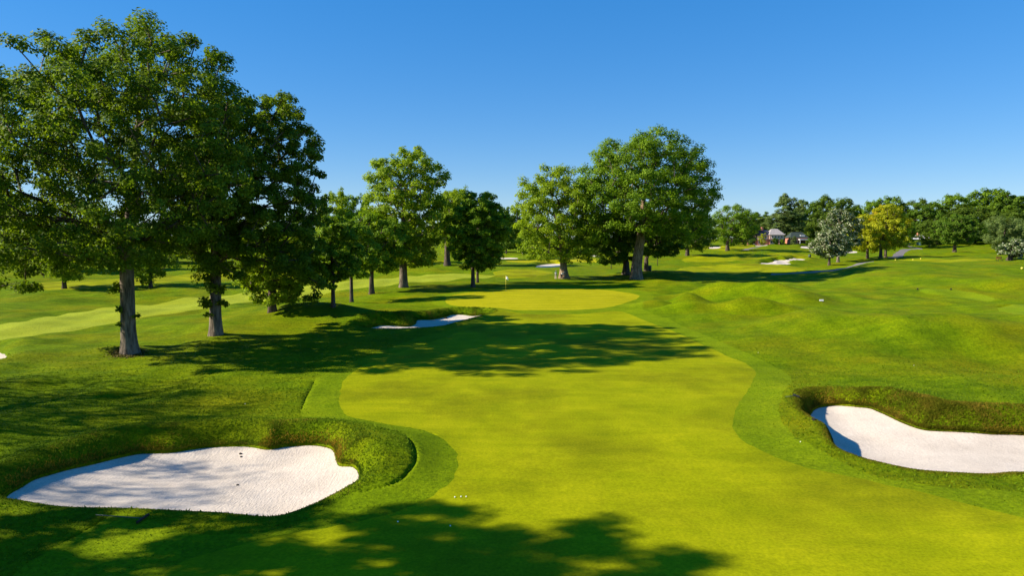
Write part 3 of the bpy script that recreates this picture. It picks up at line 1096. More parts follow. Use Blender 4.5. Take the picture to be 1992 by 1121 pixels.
def photo_tree(seed, base, box, d=None, nclump=90, nleaf=9000, leaf=0.4, leafmat='leaf_mid', bark='bark_dark', label='', trunk_px=8,
               fork=None, lobes=None, name='broadleaf_tree', cat='tree', group=None, lean=0.0, ratio=1.0, n=12, core=0.3, flare=0.4,
               shoots_px=(), stem_px=None, **kw):
    rng = np.random.RandomState(seed + 1000)
    bx, by = base
    if d is None:
        x, y = G(bx, by)
    else:
        x, y = AT(bx, d)
    s = F / y
    z = zat(x, y)
    byz = HORIZON + (CAMZ - z) * F / y          # where that ground point shows
    pl = lobes or auto_px(*box, rng, n=n)
    L_ = lobes_from_px(bx, byz, s, pl, rng, ratio, persp=(y, x, z))
    c = np.array(L_)
    zt = (c[:, 2] + c[:, 5]).max(); zb = (c[:, 2] - c[:, 5]).min()
    r0 = trunk_px / s / 2
    if stem_px:
        stem = [((a - bx) / s, q, (byz - b) / s - (0.15 if i == 0 else 0), w / s / 2) for i, (a, b, w, q) in enumerate(stem_px)]
    else:
        fk = (byz - fork) / s if fork else max(zb + 0.15 * (zt - zb), 0.8)
        mid = zb + 0.62 * (zt - zb)
        cxm = float(np.average(c[:, 0]))
        stem = [(0, 0, -0.15, r0), (lean * .25, 0, fk * .5, r0 * .92), (lean * .5, 0, fk, r0 * .84),
                (lean * .5 + (cxm - lean * .5) * .35, 0, (fk + mid) / 2, r0 * .55), (lean * .5 + (cxm - lean * .5) * .6, 0, mid, r0 * .34)]
    sh = [((a - bx) / s, yy, (byz - b) / s, w / s) for a, b, w, yy in shoots_px]
    return make_tree(name, seed, L_, stem, nclump, nleaf, leaf, leafmat, bark, label, cat, group, (x, y, z),
                     flare=flare, core=core, shoots=sh, **kw)

_t0 = time.time()
# the two great oaks on the left
oak_a = photo_tree(1, (252, 686), None, None, 450, 150000, 0.22, 'leaf_oak', 'bark',
    'tallest oak standing at the left with bare grey trunk ringed by leaf litter', 34,
    lobes=[(305, 112, 90, 72), (190, 145, 80, 62), (75, 220, 80, 80), (405, 142, 75, 66), (448, 220, 50, 82), (450, 330, 62, 80),
           (250, 240, 130, 90), (-10, 320, 80, 110), (95, 350, 110, 90), (30, 470, 85, 75), (150, 470, 90, 60), (330, 400, 110, 85),
           (270, 470, 90, 50), (20, 540, 40, 28)],
    stem_px=[(252, 686, 28, 0), (251, 640, 26, 0), (252, 590, 25, 0), (253, 530, 24, 0), (258, 450, 18, .1), (266, 380, 16, .2), (276, 300, 12, .2), (288, 225, 8, 0)],
    core=0.12, flare=0.35, shoots_px=[(240, 628, 10, -.3), (272, 615, 9, -.3), (246, 600, 12, -.5), (232, 560, 16, -.2), (290, 545, 14, 0), (120, 520, 22, .5)],
    name='oak_tree', split=True, clump_k=0.70)
oak_b = photo_tree(2, (420, 651), None, None, 370, 110000, 0.235, 'leaf_oak', 'bark',
    'dark oak second from the left with leafy shoots on its trunk', 29,
    lobes=[(545, 235, 55, 55), (580, 300, 52, 70), (600, 390, 42, 80), (480, 270, 80, 75), (430, 360, 100, 80), (530, 400, 85, 90),
           (380, 460, 70, 60), (470, 480, 80, 60), (580, 480, 55, 70), (430, 240, 70, 60), (600, 545, 25, 38), (380, 330, 60, 70)],
    stem_px=[(420, 651, 23, 0), (420, 610, 21, 0), (422, 560, 20, 0), (424, 500, 19, 0), (428, 440, 20, .1), (440, 370, 13, .2), (462, 310, 8, 0)],
    core=0.2, flare=0.35, shoots_px=[(408, 545, 26, -.6), (430, 560, 22, -.6), (412, 585, 18, -.6), (438, 590, 12, -.5), (415, 610, 12, -.6), (440, 520, 24, -.5), (400, 515, 24, -.5)],
    name='oak_tree', split=True, clump_k=0.70)
print('oaks', round(time.time() - _t0, 1))
photo_tree(3, (530, 607), (455, 440, 618, 590), None, 130, 15000, 0.26, 'leaf_lime', 'bark_dark',
    'small bright green tree with low forking trunk under the dark oak', 15, fork=560, n=13)
photo_tree(4, (648, 597), (585, 412, 705, 560), None, 120, 13000, 0.27, 'leaf_mid', 'bark_dark',
    'slender tree with straight thin trunk right of the oaks on the mound', 8, fork=520)
photo_tree(5, (684, 588), (640, 425, 735, 545), None, 80, 8000, 0.28, 'leaf_mid', 'bark_dark',
    'thin trunked tree just right of the slender tree on the mound', 7, fork=530)
photo_tree(6, (723, 572), (655, 412, 805, 535), None, 150, 15000, 0.30, 'leaf_mid', 'bark_dark',
    'low dark tree with forked trunk left of the tall lime green tree', 10, fork=545)
tall_a = photo_tree(7, (785, 559), None, None, 190, 42000, 0.36, 'leaf_lime', 'bark',
    'tall lime green tree with grey trunk left of the flag', 15,
    lobes=[(800, 320, 48, 38), (755, 340, 38, 36), (840, 350, 32, 35), (790, 390, 65, 45), (745, 420, 32, 50), (838, 420, 35, 50), (790, 460, 62, 45), (765, 505, 35, 25), (820, 495, 30, 30), (725, 385, 16, 22)],
    fork=500, name='tall_tree')
photo_tree(8, (870, 516), (835, 364, 925, 485), None, 120, 12000, 0.42, 'leaf_lime', 'bark_dark',
    'tree with stout dark trunk on a knoll behind the thin pair', 11)
photo_tree(9, (920, 559), (868, 370, 992, 535), None, 200, 22000, 0.33, 'leaf_mid', 'bark_dark',
    'dark rounded tree on thin trunk just left of the flag', 8, fork=520)
photo_tree(10, (929, 550), (880, 385, 985, 515), None, 70, 6000, 0.4, 'leaf_dark', 'bark_dark',
    'second thin trunk standing close behind the dark rounded tree', 5, fork=500)
photo_tree(13, (1098, 542), None, None, 190, 44000, 0.40, 'leaf_lime', 'bark_warm',
    'bright green tree with double trunk beside the two golfers', 16,
    lobes=[(1085, 350, 40, 34), (1040, 375, 38, 40), (1025, 430, 30, 45), (1075, 430, 60, 50), (1120, 390, 42, 50), (1140, 440, 42, 50), (1060, 480, 48, 26), (1115, 485, 45, 30)],
    stem_px=[(1097, 542, 16, 0), (1096, 520, 13, 0), (1095, 495, 12, 0), (1090, 460, 8, 0), (1080, 420, 5, 0)], flare=0.6, name='tall_tree', split=True)
photo_tree(14, (1238, 543), None, None, 330, 90000, 0.40, 'leaf_mid', 'bark_warm',
    'biggest tree right of the green with broad crown and leaning bare trunk', 22,
    lobes=[(1270, 300, 70, 45), (1200, 320, 58, 48), (1325, 325, 45, 50), (1155, 365, 42, 48), (1235, 380, 95, 60), (1330, 390, 52, 52), (1370, 375, 28, 32),
           (1180, 418, 52, 40), (1275, 425, 75, 38), (1345, 428, 38, 38), (1150, 440, 30, 38)],
    stem_px=[(1237, 543, 22, 0), (1238, 520, 20, 0), (1241, 495, 19, 0), (1245, 470, 17, 0), (1248, 430, 12, 0), (1250, 380, 8, 0)], flare=0.3, name='broad_tree', split=True)
photo_tree(15, (1218, 534), (1130, 415, 1250, 515), None, 120, 11000, 0.42, 'leaf_dark', 'bark_dark',
    'dark tree with spreading low limb left behind the biggest trunk', 13, fork=510)
photo_tree(16, (1257, 528), (1225, 410, 1335, 505), None, 110, 10000, 0.42, 'leaf_dark', 'bark_dark',
    'dark tree close behind the right side of the biggest trunk', 9, fork=505)
photo_tree(17, (1033, 505), (1000, 448, 1072, 495), None, 60, 4000, 0.45, 'leaf_lime', 'bark_dark',
    'small far tree on the pale green right of the far flag', 4)
photo_tree(18, (1337, 498), (1305, 402, 1396, 490), None, 110, 9000, 0.5, 'leaf_dark', 'bark_dark',
    'dark round tree just right of the biggest tree', 7)
photo_tree(19, (1415, 488), (1382, 398, 1472, 478), None, 120, 9500, 0.5, 'leaf_mid', 'bark_dark',
    'lone round green tree on the slope left of the brick house', 7)
photo_tree(20, (1613, 517), (1575, 448, 1652, 502), None, 90, 7000, 0.42, 'leaf_white', 'bark_dark',
    'small white blossoming tree in front of the larger one', 5, fork=500)
photo_tree(21, (1630, 510), (1590, 405, 1676, 490), None, 130, 10000, 0.48, 'leaf_white', 'bark',
    'large white blossoming tree left of the yellow trees', 5)
photo_tree(22, (1687, 503), (1640, 418, 1735, 492), None, 120, 9500, 0.45, 'leaf_yellow', 'bark_dark',
    'yellow green tree beside the cart path right of the blossoms', 5)
photo_tree(23, (1713, 502), (1688, 398, 1768, 488), None, 120, 9500, 0.48, 'leaf_yellow', 'bark_dark',
    'yellow green tree right at the cart path under the golden crown', 6)
photo_tree(29, (1722, 498), (1688, 398, 1748, 470), 242, 80, 5000, 0.48, 'leaf_gold', 'bark_dark',
    'golden crown peeping over the yellow green trees', 5)
photo_tree(24, (1857, 490), (1812, 418, 1908, 478), None, 130, 10000, 0.55, 'leaf_dark', 'bark_dark',
    'dark dome shaped tree standing alone on the right slope', 6)
photo_tree(25, (1950, 488), (1900, 420, 2010, 484), None, 140, 11000, 0.55, 'leaf_sage', 'bark_dark',
    'grey green spreading tree near the right edge', 6)
photo_tree(26, (1962, 507), (1938, 466, 2002, 500), None, 60, 4500, 0.42, 'leaf_white', 'bark_dark',
    'low leaning tree with pale leaf tips beside the orange bench', 9, lean=1.5)
photo_tree(27, (125, 562), (68, 455, 185, 548), None, 90, 9000, 0.30, 'leaf_lime', 'bark_dark',
    'small round tree on the far left lawn seen under the oak', 8)
photo_tree(28, (293, 560), (235, 440, 350, 545), None, 90, 9000, 0.30, 'leaf_mid', 'bark_dark',
    'small forked tree on the left lawn between the two oak trunks', 7, fork=535)
print('trees', round(time.time() - _t0, 1))

# trees off to the left whose shadows cross the foreground
def place_copy(src, x, y, scale, rz, label, group):
    o = copy_tree(src)
    o.location = (x, y, zat(x, y))
    o.rotation_euler = (0, 0, rz)
    o.scale = (scale, scale, scale)
    tag(o, label, 'tree', group)
    return o
place_copy(oak_b, -26.5, 9.3, 1.0, 2.2, 'oak beyond the left edge nearest the camera, shading the bottom', 'oaks left of the picture')
def sparse_oak():
    rng = np.random.RandomState(61)
    pl = auto_px(-85, -200, 85, -60, rng, n=11)
    L_ = lobes_from_px(0, 0, 10.0, pl, rng)
    x, y = -46.0, 23.0
    return make_tree('oak_tree', 61, L_, [(0, 0, -.2, .5), (0, 0, 3, .45), (.2, 0, 6, .4), (.3, .2, 10, .25), (.2, 0, 14, .15)], 150, 7500, .24, 'leaf_oak', 'bark',
              'open crowned oak beyond the left edge, dappling the big left bunker', 'tree', 'oaks left of the picture', (x, y, zat(x, y)), core=.15, clump_k=.85)
thin_oak = sparse_oak()
place_copy(thin_oak, -46.5, 30.2, 0.98, 4.0, 'oak beyond the left edge behind the left bunker', 'oaks left of the picture')
place_copy(oak_a, -92.0, 66.0, 0.85, 1.2, 'oak beyond the left edge, shading the pale fairway', 'oaks left of the picture')

# ------------------------------------------------------------------ background trees from a few grown ones
def proto(seed, leafmat, h, w, nl=8000, leaf=0.66, bark='bark_dark', n=11, trunk=0.05, ncl=95):
    rng = np.random.RandomState(seed)
    pl = auto_px(-w / 2 * 10, -h * 10, w / 2 * 10, -h * trunk * 10, rng, n=n)
    L_ = lobes_from_px(0, 0, 10.0, pl, rng, 1.0, 1.0)
    stem = [(0, 0, -.3, .38), (0, 0, h * .15, .34), (.2, 0, h * .3, .28), (.1, .1, h * .6, .16)]
    return make_tree('woodland_tree', seed, L_, stem, ncl, nl, leaf, leafmat, bark, 'x', sides=10, core=0.25)
PR = {'dark': proto(101, 'leaf_dark', 20, 17), 'wood': proto(102, 'leaf_wood', 21, 18), 'sage': proto(103, 'leaf_sage', 22, 15),
      'mid': proto(104, 'leaf_mid', 20, 17), 'lime': proto(105, 'leaf_lime', 20, 15)}
PH = {'dark': 20, 'wood': 21, 'sage': 22, 'mid': 20, 'lime': 20}
PW = {'dark': 17, 'wood': 18, 'sage': 15, 'mid': 17, 'lime': 15}
_used = set()
_rr = random.Random(3)
def bg_tree(kind, px, d, top, width, label, group='trees along the far edge of the course'):
    x, y = AT(px, d)
    z = zat(x, y)
    s = F / y
    h = (HORIZON + (CAMZ - z) * s - top) / s
    w = width / s
    src = PR[kind]
    o = src if kind not in _used else copy_tree(src)
    _used.add(kind)
    o.location = (x, y, z)
    o.rotation_euler = (0, 0, _rr.uniform(0, 6.28))
    o.scale = (w / PW[kind], w / PW[kind], h / PH[kind])
    tag(o, label, 'tree', group)
    return o
BG = [
 # skyline at the right, from the brick house outward
 ('sage', 1537, 395, 377, 62, 'tall pale tree rising behind the brick house'),
 ('sage', 1520, 372, 408, 80, 'pale broad tree right behind the brick house roof'),
 ('dark', 1575, 420, 389, 60, 'dark tree right of the tall pale tree on the skyline'),
 ('wood', 1618, 410, 379, 90, 'broad dull green tree behind the white blossoms'),
 ('wood', 1600, 385, 408, 70, 'dull olive tree behind the small dark roofed house'),
 ('dark', 1650, 440, 396, 50, 'dark tree peeping over the white blossoms'),
 ('mid', 1688, 400, 390, 50, 'green tree just left above the golden crown'),
 ('mid', 1725, 420, 381, 66, 'round green tree behind the golden crown'),
 ('wood', 1775, 420, 386, 70, 'tree above the white house roof'),
 ('dark', 1800, 385, 392, 75, 'dark tree standing over the white house'),
 ('mid', 1845, 430, 377, 80, 'green tree above the dark dome tree'),
 ('wood', 1880, 390, 396, 95, 'green tree right behind the dark dome tree'),
 ('mid', 1915, 440, 366, 95, 'highest tree of the right hand skyline'),
 ('dark', 1955, 430, 371, 80, 'dark tree right of the highest skyline tree'),
 ('dark', 2000, 420, 379, 90, 'dark tree at the right end of the skyline'),
 ('wood', 1950, 380, 405, 90, 'tree behind the grey green spreading tree'),
 ('dark', 1820, 370, 430, 70, 'low dark tree between the white house and the dome tree'),
 ('wood', 1806, 345, 428, 46, 'tree standing right before the white house'),
 ('mid', 1756, 340, 432, 40, 'small tree left before the white house'),
 ('dark', 1745, 385, 425, 60, 'low dark tree behind the golden crown'),
 ('dark', 1480, 480, 411, 50, 'far dark tree left of the brick house'),
 ('dark', 1455, 440, 414, 60, 'far tree between the lone round tree and the brick house'),
 ('dark', 1445, 360, 432, 60, 'dark tree right behind the lone round tree'),
 # middle distance
 ('lime', 655, 190, 371, 75, 'lime treetop right of the dark oak'),
 ('mid', 690, 215, 376, 70, 'treetop left of the tall lime green tree'),
 ('mid', 735, 200, 410, 80, 'green tree behind the low dark tree'),
 ('dark', 820, 240, 425, 70, 'dark tree behind the tall lime green trunk'),
 ('dark', 795, 265, 440, 60, 'far dark tree seen under the tall lime green crown'),
 ('lime', 885, 230, 366, 70, 'lime tree over the dark rounded tree'),
 ('dark', 985, 330, 400, 60, 'dark far tree right of the dark rounded tree'),
 ('dark', 1010, 360, 420, 60, 'dark far tree left of the double trunk tree'),
 ('wood', 940, 350, 415, 70, 'far tree behind the dark rounded tree'),
 ('dark', 1290, 300, 425, 60, 'dark far tree behind the biggest crown'),
 ('mid', 1360, 330, 425, 60, 'far tree behind the dark round tree'),
 ('dark', 1170, 320, 440, 70, 'far dark tree in the gap between the two great trees'),
 # left edge behind the oaks
 ('dark', 15, 215, 395, 120, 'dark tree at the left edge behind the tallest oak'),
 ('lime', 95, 170, 425, 95, 'lime tree left behind the tallest oak'),
 ('wood', 180, 225, 420, 100, 'tree behind the lower crown of the tallest oak'),
 ('lime', 250, 180, 430, 90, 'lime tree behind the tallest oak trunk'),
 ('dark', 345, 225, 420, 100, 'dark tree between the two oak trunks'),
 ('wood', 430, 240, 415, 100, 'tree behind the second oak trunk'),
 ('lime', 505, 190, 425, 80, 'tree right behind the second oak'),
 ('dark', 580, 230, 415, 90, 'dark tree behind the small bright tree'),
]
for k, px, d, top, w, lab in BG:
    bg_tree(k, px, d, top, w, lab)
print('background', round(time.time() - _t0, 1))

# ------------------------------------------------------------------ the wood along the horizon
def far_wood():
    rng = np.random.RandomState(77)
    cen = []; rad = []
    a = math.radians(-52)
    while a < math.radians(52):
        r = 520 + 60 * math.sin(a * 9) + rng.uniform(-25, 25)
        x, y = r * math.sin(a), r * math.cos(a)
        z = zat(x, y)
        h = rng.uniform(13, 19)
        w = rng.uniform(6, 9)
        for k in range(9):
            d = nrmz(rng.normal(size=3))
            cen.append((x + d[0] * w * .7, y + d[1] * w * .7, z + h * .52 + d[2] * h * .33)); rad.append(rng.uniform(2.6, 4.4))
        a += rng.uniform(5, 9) / r
    cen = np.array(cen); rad = np.array(rad)
    k = 55
    idx = np.repeat(np.arange(len(cen)), k)
    d = nrmz(rng.normal(size=(len(idx), 3)))
    pos = cen[idx] + d * rad[idx][:, None] * rng.uniform(.5, 1, (len(idx), 1))
    v, f = leaf_faces(rng, pos, d + np.array([[0, 0, .6]]), 1.5, .7)
    o = mobj('far_wood', mesh_from('far_wood', v, f), M['leaf_wood'])
    tag(o, 'continuous dark wood along the horizon behind everything', 'wood', None, 'stuff')
far_wood()

# ------------------------------------------------------------------ longer grass on the bunker banks and in the near rough
def grass_blades():
    rng = np.random.RandomState(21)
    for bun, n, hgt, name, lab in ((bunker_left, 30000, .05, 'bank_grass', 'shaggy grass on the bank of the lower left bunker'),
                              (bunker_right, 80000, .09, 'bank_grass', 'shaggy straw tinged grass, shade in its colour, on the bank of the right bunker'),
                              (bunker_mid, 12000, .11, 'bank_grass', 'shaggy grass on the bank of the shaded bunker')):
        p = bun.poly; w = bun.maxw
        i = rng.randint(0, len(p), n * 3)
        a, b = p[i], p[(i + 1) % len(p)]
        f = rng.uniform(size=(len(i), 1))
        q = a + (b - a) * f
        t = nrmz(b - a)
        nn = np.stack([t[:, 1], -t[:, 0]], 1)
        dist = np.where(rng.uniform(size=len(i)) < .3, rng.uniform(0, .10, len(i)), rng.uniform(0.02, 1.0, len(i)) * bun.par[i, 1] * 1.25)
        q = q + nn * dist[:, None] * rng.choice([-1, 1], len(i))[:, None]
        q = q + rng.normal(0, .11, q.shape) * np.clip(dist / .3, 0, 1)[:, None]
        ok = ~inside(p, q[:, 0], q[:, 1])
        dd, _ = near_poly(p, q[:, 0], q[:, 1])
        keepw = bun.par[i, 1] / bun.par[:, 1].max()
        ok &= (dd > 0.004) & (rng.uniform(size=len(i)) < 0.25 + keepw)
        q = q[ok][:n]; kw = np.clip(keepw[ok][:n] * 1.3, .35, 1)
        z = z_all(q[:, 0], q[:, 1])
        m = len(q)
        hh = hgt * rng.uniform(.5, 1.3, m) * kw[:m]
        wd = rng.uniform(.012, .028, m) * (1 if bun is not bunker_mid else 1.8)
        an = rng.uniform(0, 6.28, m)
        lean = rng.normal(0, .6, (m, 2)) * hh[:, None]
        base = np.stack([q[:, 0], q[:, 1], z - .01], 1)
        sd_ = np.stack([np.cos(an), np.sin(an), np.zeros(m)], 1) * wd[:, None]
        tip = base + np.stack([lean[:, 0], lean[:, 1], hh], 1)
        V = np.stack([base - sd_, base + sd_, tip], 1).reshape(-1, 3)
        o = mobj(name, mesh_from(name, V, np.arange(3 * m).reshape(m, 3)), M['bank_grass' if bun is not bunker_right else 'bank_straw_shaded'])
        tag(o, lab, 'grass', None, 'stuff')
        # dry straw fringe hanging over the sand where the bank is high
        if bun is not bunker_mid:
            hi = np.nonzero(bun.par[:, 1] > .85)[0]
            i = rng.choice(hi, 5000)
            a, b = p[i], p[(i + 1) % len(p)]
            q = a + (b - a) * rng.uniform(size=(len(i), 1))
            t = nrmz(b - a)
            nn = np.stack([t[:, 1], -t[:, 0]], 1)
            probe = q + nn * .3
            sg = np.where(inside(p, probe[:, 0], probe[:, 1]), -1.0, 1.0)
            patch = np.sin(i * .09) + .6 * np.sin(i * .031 + 1)
            q = q + nn * (sg * np.abs(rng.normal(0, .16, len(i))))[:, None]
            q = q[patch > -.25]
            z = z_all(q[:, 0], q[:, 1]); m = len(q)
            hh = rng.uniform(.05, .12, m); an = rng.uniform(0, 6.28, m)
            base = np.stack([q[:, 0], q[:, 1], z - .01], 1)
            sd_ = np.stack([np.cos(an), np.sin(an), np.zeros(m)], 1) * .016
            tip = base + np.stack([rng.normal(0, .05, m), rng.normal(0, .05, m), hh], 1)
            V = np.stack([base - sd_, base + sd_, tip], 1).reshape(-1, 3)
            o = mobj('straw_fringe', mesh_from('straw_fringe', V, np.arange(3 * m).reshape(m, 3)), M['straw'])
            tag(o, 'dry orange grass edging the sand of the ' + ('left' if bun is bunker_left else 'right') + ' bunker', 'grass', None, 'stuff')
    # tufts in the near rough and semi rough
    n = 240000
    r = np.sqrt(rng.uniform(14 ** 2, 62 ** 2, n)); a = rng.uniform(-math.radians(41), math.radians(41), n)
    keep = rng.uniform(size=n) < (16.0 / r) ** 0.6 * np.clip((62 - r) / 34, 0, 1)
    r, a = r[keep], a[keep]
    x, y = r * np.sin(a), r * np.cos(a)
    ok = ~inside(poly_fair, x, y)
    for b in (bunker_left, bunker_right, bunker_mid):
        ok &= ~inside(b.poly, x, y)
    bx = bunker_right.poly
    nb = np.nonzero((x > bx[:, 0].min() - 2) & (y > bx[:, 1].min() - 2) & (y < bx[:, 1].max() + 2.4))[0]
    dq, iq = near_poly(bx, x[nb], y[nb])
    ok[nb] &= dq > bunker_right.par[iq, 1] * 1.05
    ok &= ~inside(poly_green, x, y)
    ok &= ~inside(poly_pale, x, y)
    sem = inside(poly_semi, x, y)
    ok &= ~(sem & (rng.uniform(size=len(x)) < .5))
    x, y, r, sem = x[ok], y[ok], r[ok], sem[ok]
    z = z_all(x, y); m = len(x)
    hh = np.where(sem, .03, .055) * rng.uniform(.5, 1.4, m)
    wd = rng.uniform(.016, .03, m) * (r / 20) ** .6
    an = rng.uniform(0, 6.28, m)
    lean = rng.normal(0, .7, (m, 2)) * hh[:, None]
    base = np.stack([x, y, z - .005], 1)
    sd_ = np.stack([np.cos(an), np.sin(an), np.zeros(m)], 1) * wd[:, None]
    tip = base + np.stack([lean[:, 0], lean[:, 1], hh], 1)
    V = np.stack([base - sd_, base + sd_, tip], 1).reshape(-1, 3)
    o = mobj('rough_grass', mesh_from('rough_grass', V, np.arange(3 * m).reshape(m, 3)), M['rough_blade'])
    tag(o, 'short tufts of grass all over the near rough', 'grass', None, 'stuff')

def blade_mat(name, stops, scale, per=0.5):
    m, n, l = new_mat(name)
    g = n.new('ShaderNodeNewGeometry')
    nz = noise(n, l, g.outputs['Position'], scale, 4, 0.6)
    a = n.new('ShaderNodeMath'); a.operation = 'MULTIPLY_ADD'
    l.new(g.outputs['Random Per Island'], a.inputs[0]); a.inputs[1].default_value = per * .5
    b = n.new('ShaderNodeMath'); b.operation = 'MULTIPLY_ADD'
    l.new(nz.outputs[0], b.inputs[0]); b.inputs[1].default_value = 1.6; b.inputs[2].default_value = -.3 - per * .25
    l.new(b.outputs[0], a.inputs[2])
    r = ramp(n, stops)
    l.new(a.outputs[0], r.inputs[0])
    p = n.new('ShaderNodeBsdfPrincipled')
    p.inputs['Roughness'].default_value = 0.8
    p.inputs['Specular IOR Level'].default_value = 0.05
    l.new(r.outputs[0], p.inputs['Base Color'])
    t = n.new('ShaderNodeBsdfTranslucent'); l.new(r.outputs[0], t.inputs['Color'])
    mx = n.new('ShaderNodeMixShader'); mx.inputs[0].default_value = .3
    l.new(p.outputs[0], mx.inputs[1]); l.new(t.outputs[0], mx.inputs[2])
    o = n.new('ShaderNodeOutputMaterial'); l.new(mx.outputs[0], o.inputs[0])
    return m
M['bank_grass'] = blade_mat('bank_grass', [(.25, (.06, .115, .004)), (.50, (.095, .155, .006)), (.68, (.16, .165, .010)), (.88, (.34, .23, .03))], 0.55, .55)
M['bank_straw_shaded'] = blade_mat('bank_straw_shaded', [(.15, (.060, .080, .003)), (.45, (.095, .105, .005)), (.68, (.15, .125, .010)), (.9, (.28, .18, .025))], 0.7, .6)  # straw tint, darkened: shade of the camera-facing bank put into the colours
M['straw'] = blade_mat('dry_straw', [(.2, (.14, .12, .008)), (.5, (.26, .17, .014)), (.8, (.42, .25, .025))], 1.2, .7)
M['rough_blade'] = blade_mat('rough_blade', [(.2, (.060, .115, .003)), (.5, (.105, .180, .005)), (.8, (.160, .225, .008))], 0.8, .6)
grass_blades()

# ring of fallen leaves and mulch round the big oak
def leaf_litter():
    rng = np.random.RandomState(9)
    bx, by = oak_a.location.x, oak_a.location.y
    n = 1500
    a = rng.uniform(0, 6.28, n); r = .45 + np.abs(rng.normal(0, .42, n))
    x, y = bx + r * np.cos(a), by + r * np.sin(a) - .15
    pos = np.stack([x, y, z_all(x, y) + rng.uniform(.01, .05, n)], 1)
    v, f = leaf_faces(rng, pos, rng.normal(size=(n, 3)) * .5 + np.array([[0, 0, 1.]]), .13)
    o = mobj('leaf_litter', mesh_from('leaf_litter', v, f), M['litter'])
    tag(o, 'brown fallen leaves ringing the foot of the tallest oak', 'fallen leaves', None, 'stuff')
M['litter'] = leaf_mat('fallen_leaf', (.07, .08, .012), (.15, .12, .03), (.24, .17, .06), .1)
leaf_litter()

# ------------------------------------------------------------------ small parts toolbox
def box_bm(bm, x0, x1, y0, y1, z0, z1):
    v = [bm.verts.new(p) for p in ((x0,y0,z0),(x1,y0,z0),(x1,y1,z0),(x0,y1,z0),(x0,y0,z1),(x1,y0,z1),(x1,y1,z1),(x0,y1,z1))]
    for f in ((0,3,2,1),(4,5,6,7),(0,1,5,4),(1,2,6,5),(2,3,7,6),(3,0,4,7)):
        bm.faces.new([v[i] for i in f])

def box_obj(name, dims, mat, parent, bev=0.0):
    bm = bmesh.new(); box_bm(bm, *dims)
    if bev:
        bmesh.ops.bevel(bm, geom=list(bm.edges), offset=bev, segments=2, affect='EDGES')
    return bm_obj(name, bm, mat, parent)

def tube_bm(bm, pts, rads, sides=8):
    rings = []
    pts = [Vector(p) for p in pts]
    for i, p in enumerate(pts):
        d = (pts[min(i + 1, len(pts) - 1)] - pts[max(i - 1, 0)]).normalized()
        q = d.to_track_quat('Z', 'Y')
        rings.append([bm.verts.new(p + q @ Vector((rads[i] * math.cos(2*math.pi*k/sides), rads[i] * math.sin(2*math.pi*k/sides), 0))) for k in range(sides)])
    for a, b in zip(rings, rings[1:]):
        for k in range(sides):
            bm.faces.new((a[k], a[(k + 1) % sides], b[(k + 1) % sides], b[k]))
    bm.faces.new(rings[0][::-1]); bm.faces.new(rings[-1])

def tube_obj(name, pts, rads, mat, parent, sides=8):
    bm = bmesh.new(); tube_bm(bm, pts, rads, sides)
    return bm_obj(name, bm, mat, parent, True)

M['white'] = simple_mat('white_paint', (.80, .79, .75), .5, .05)
M['yellow'] = simple_mat('yellow_paint', (.72, .60, .08), .5, .06)
M['black'] = simple_mat('black_plastic', (.012, .012, .013), .5, .2)
M['brick'] = simple_mat('red_brick', (.42, .16, .11), .9, .25, 2.0)
M['render'] = simple_mat('pink_wall', (.56, .38, .30), .9, .1)
M['wing_roof'] = simple_mat('dark_wing_roof', (.045, .045, .06), .7, .25, 1.5)  # darker roofing of the left wing and porch
M['greyroof'] = simple_mat('grey_shingle', (.30, .27, .26), .85, .18, 1.2)
M['darkroof'] = simple_mat('green_black_shingle', (.03, .045, .04), .8, .2, 1.0)
M['glass'] = simple_mat('dark_glass', (.015, .02, .025), .12, .2, 1.0, .6)
M['bluewall'] = simple_mat('blue_grey_wall', (.06, .10, .14), .8, .15)
M['whiteroof'] = simple_mat('white_roof', (.60, .58, .56), .7, .12)
M['skin'] = simple_mat('skin', (.45, .27, .19), .6, .06)
M['cloth_white'] = simple_mat('white_cloth', (.75, .76, .76), .9, .06)
M['cloth_khaki'] = simple_mat('khaki_cloth', (.50, .42, .31), .9, .08)
M['cloth_black'] = simple_mat('black_cloth', (.015, .016, .02), .9, .1)
M['orange'] = simple_mat('orange_board', (.55, .22, .04), .6, .15)
M['steel'] = simple_mat('green_steel', (.05, .08, .06), .5, .15)
M['metal'] = simple_mat('grey_metal', (.28, .29, .30), .4, .1)
M['hair'] = simple_mat('dark_hair', (.03, .02, .015), .7, .2)

def flagstick(px, py, label, flag_mat, pole_mat):
    x, y = G(px, py, zf=z_all)
    r = empty('golf_flag', (x, y, zat(x, y)))
    tag(r, label, 'golf flag')
    tube_obj('pole', [(0, 0, -.1), (0, 0, 2.25)], [.028, .022], M[pole_mat], r)
    bm = bmesh.new()
    nu, nv = 7, 9
    for side in (0, 1):
        pass
    g = []
    for j in range(nv):
        row = []
        for i in range(nu):
            u, v = i / (nu - 1), j / (nv - 1)
            # limp flag: hangs down from the top of its hoist in folds
            row.append(bm.verts.new((.025 + u * (.30 + .08 * v), .07 * math.sin(u * 7 + v * 2), 2.22 - v * .46 - u * .24)))
        g.append(row)
    for j in range(nv - 1):
        for i in range(nu - 1):
            bm.faces.new((g[j][i], g[j + 1][i], g[j + 1][i + 1], g[j][i + 1]))
    fl = bm_obj('flag', bm, M[flag_mat], r, True)
    so = fl.modifiers.new('thickness', 'SOLIDIFY'); so.thickness = .01
    tube_obj('cup', [(0, 0, -.12), (0, 0, .012)], [.06, .06], M['white'], r, 12)
    return r
flagstick(984, 566, 'white flag on thin yellow pole on the near putting green', 'white', 'yellow')
flagstick(1015.5, 503.5, 'tiny far flag on the pale distant green', 'white', 'yellow')

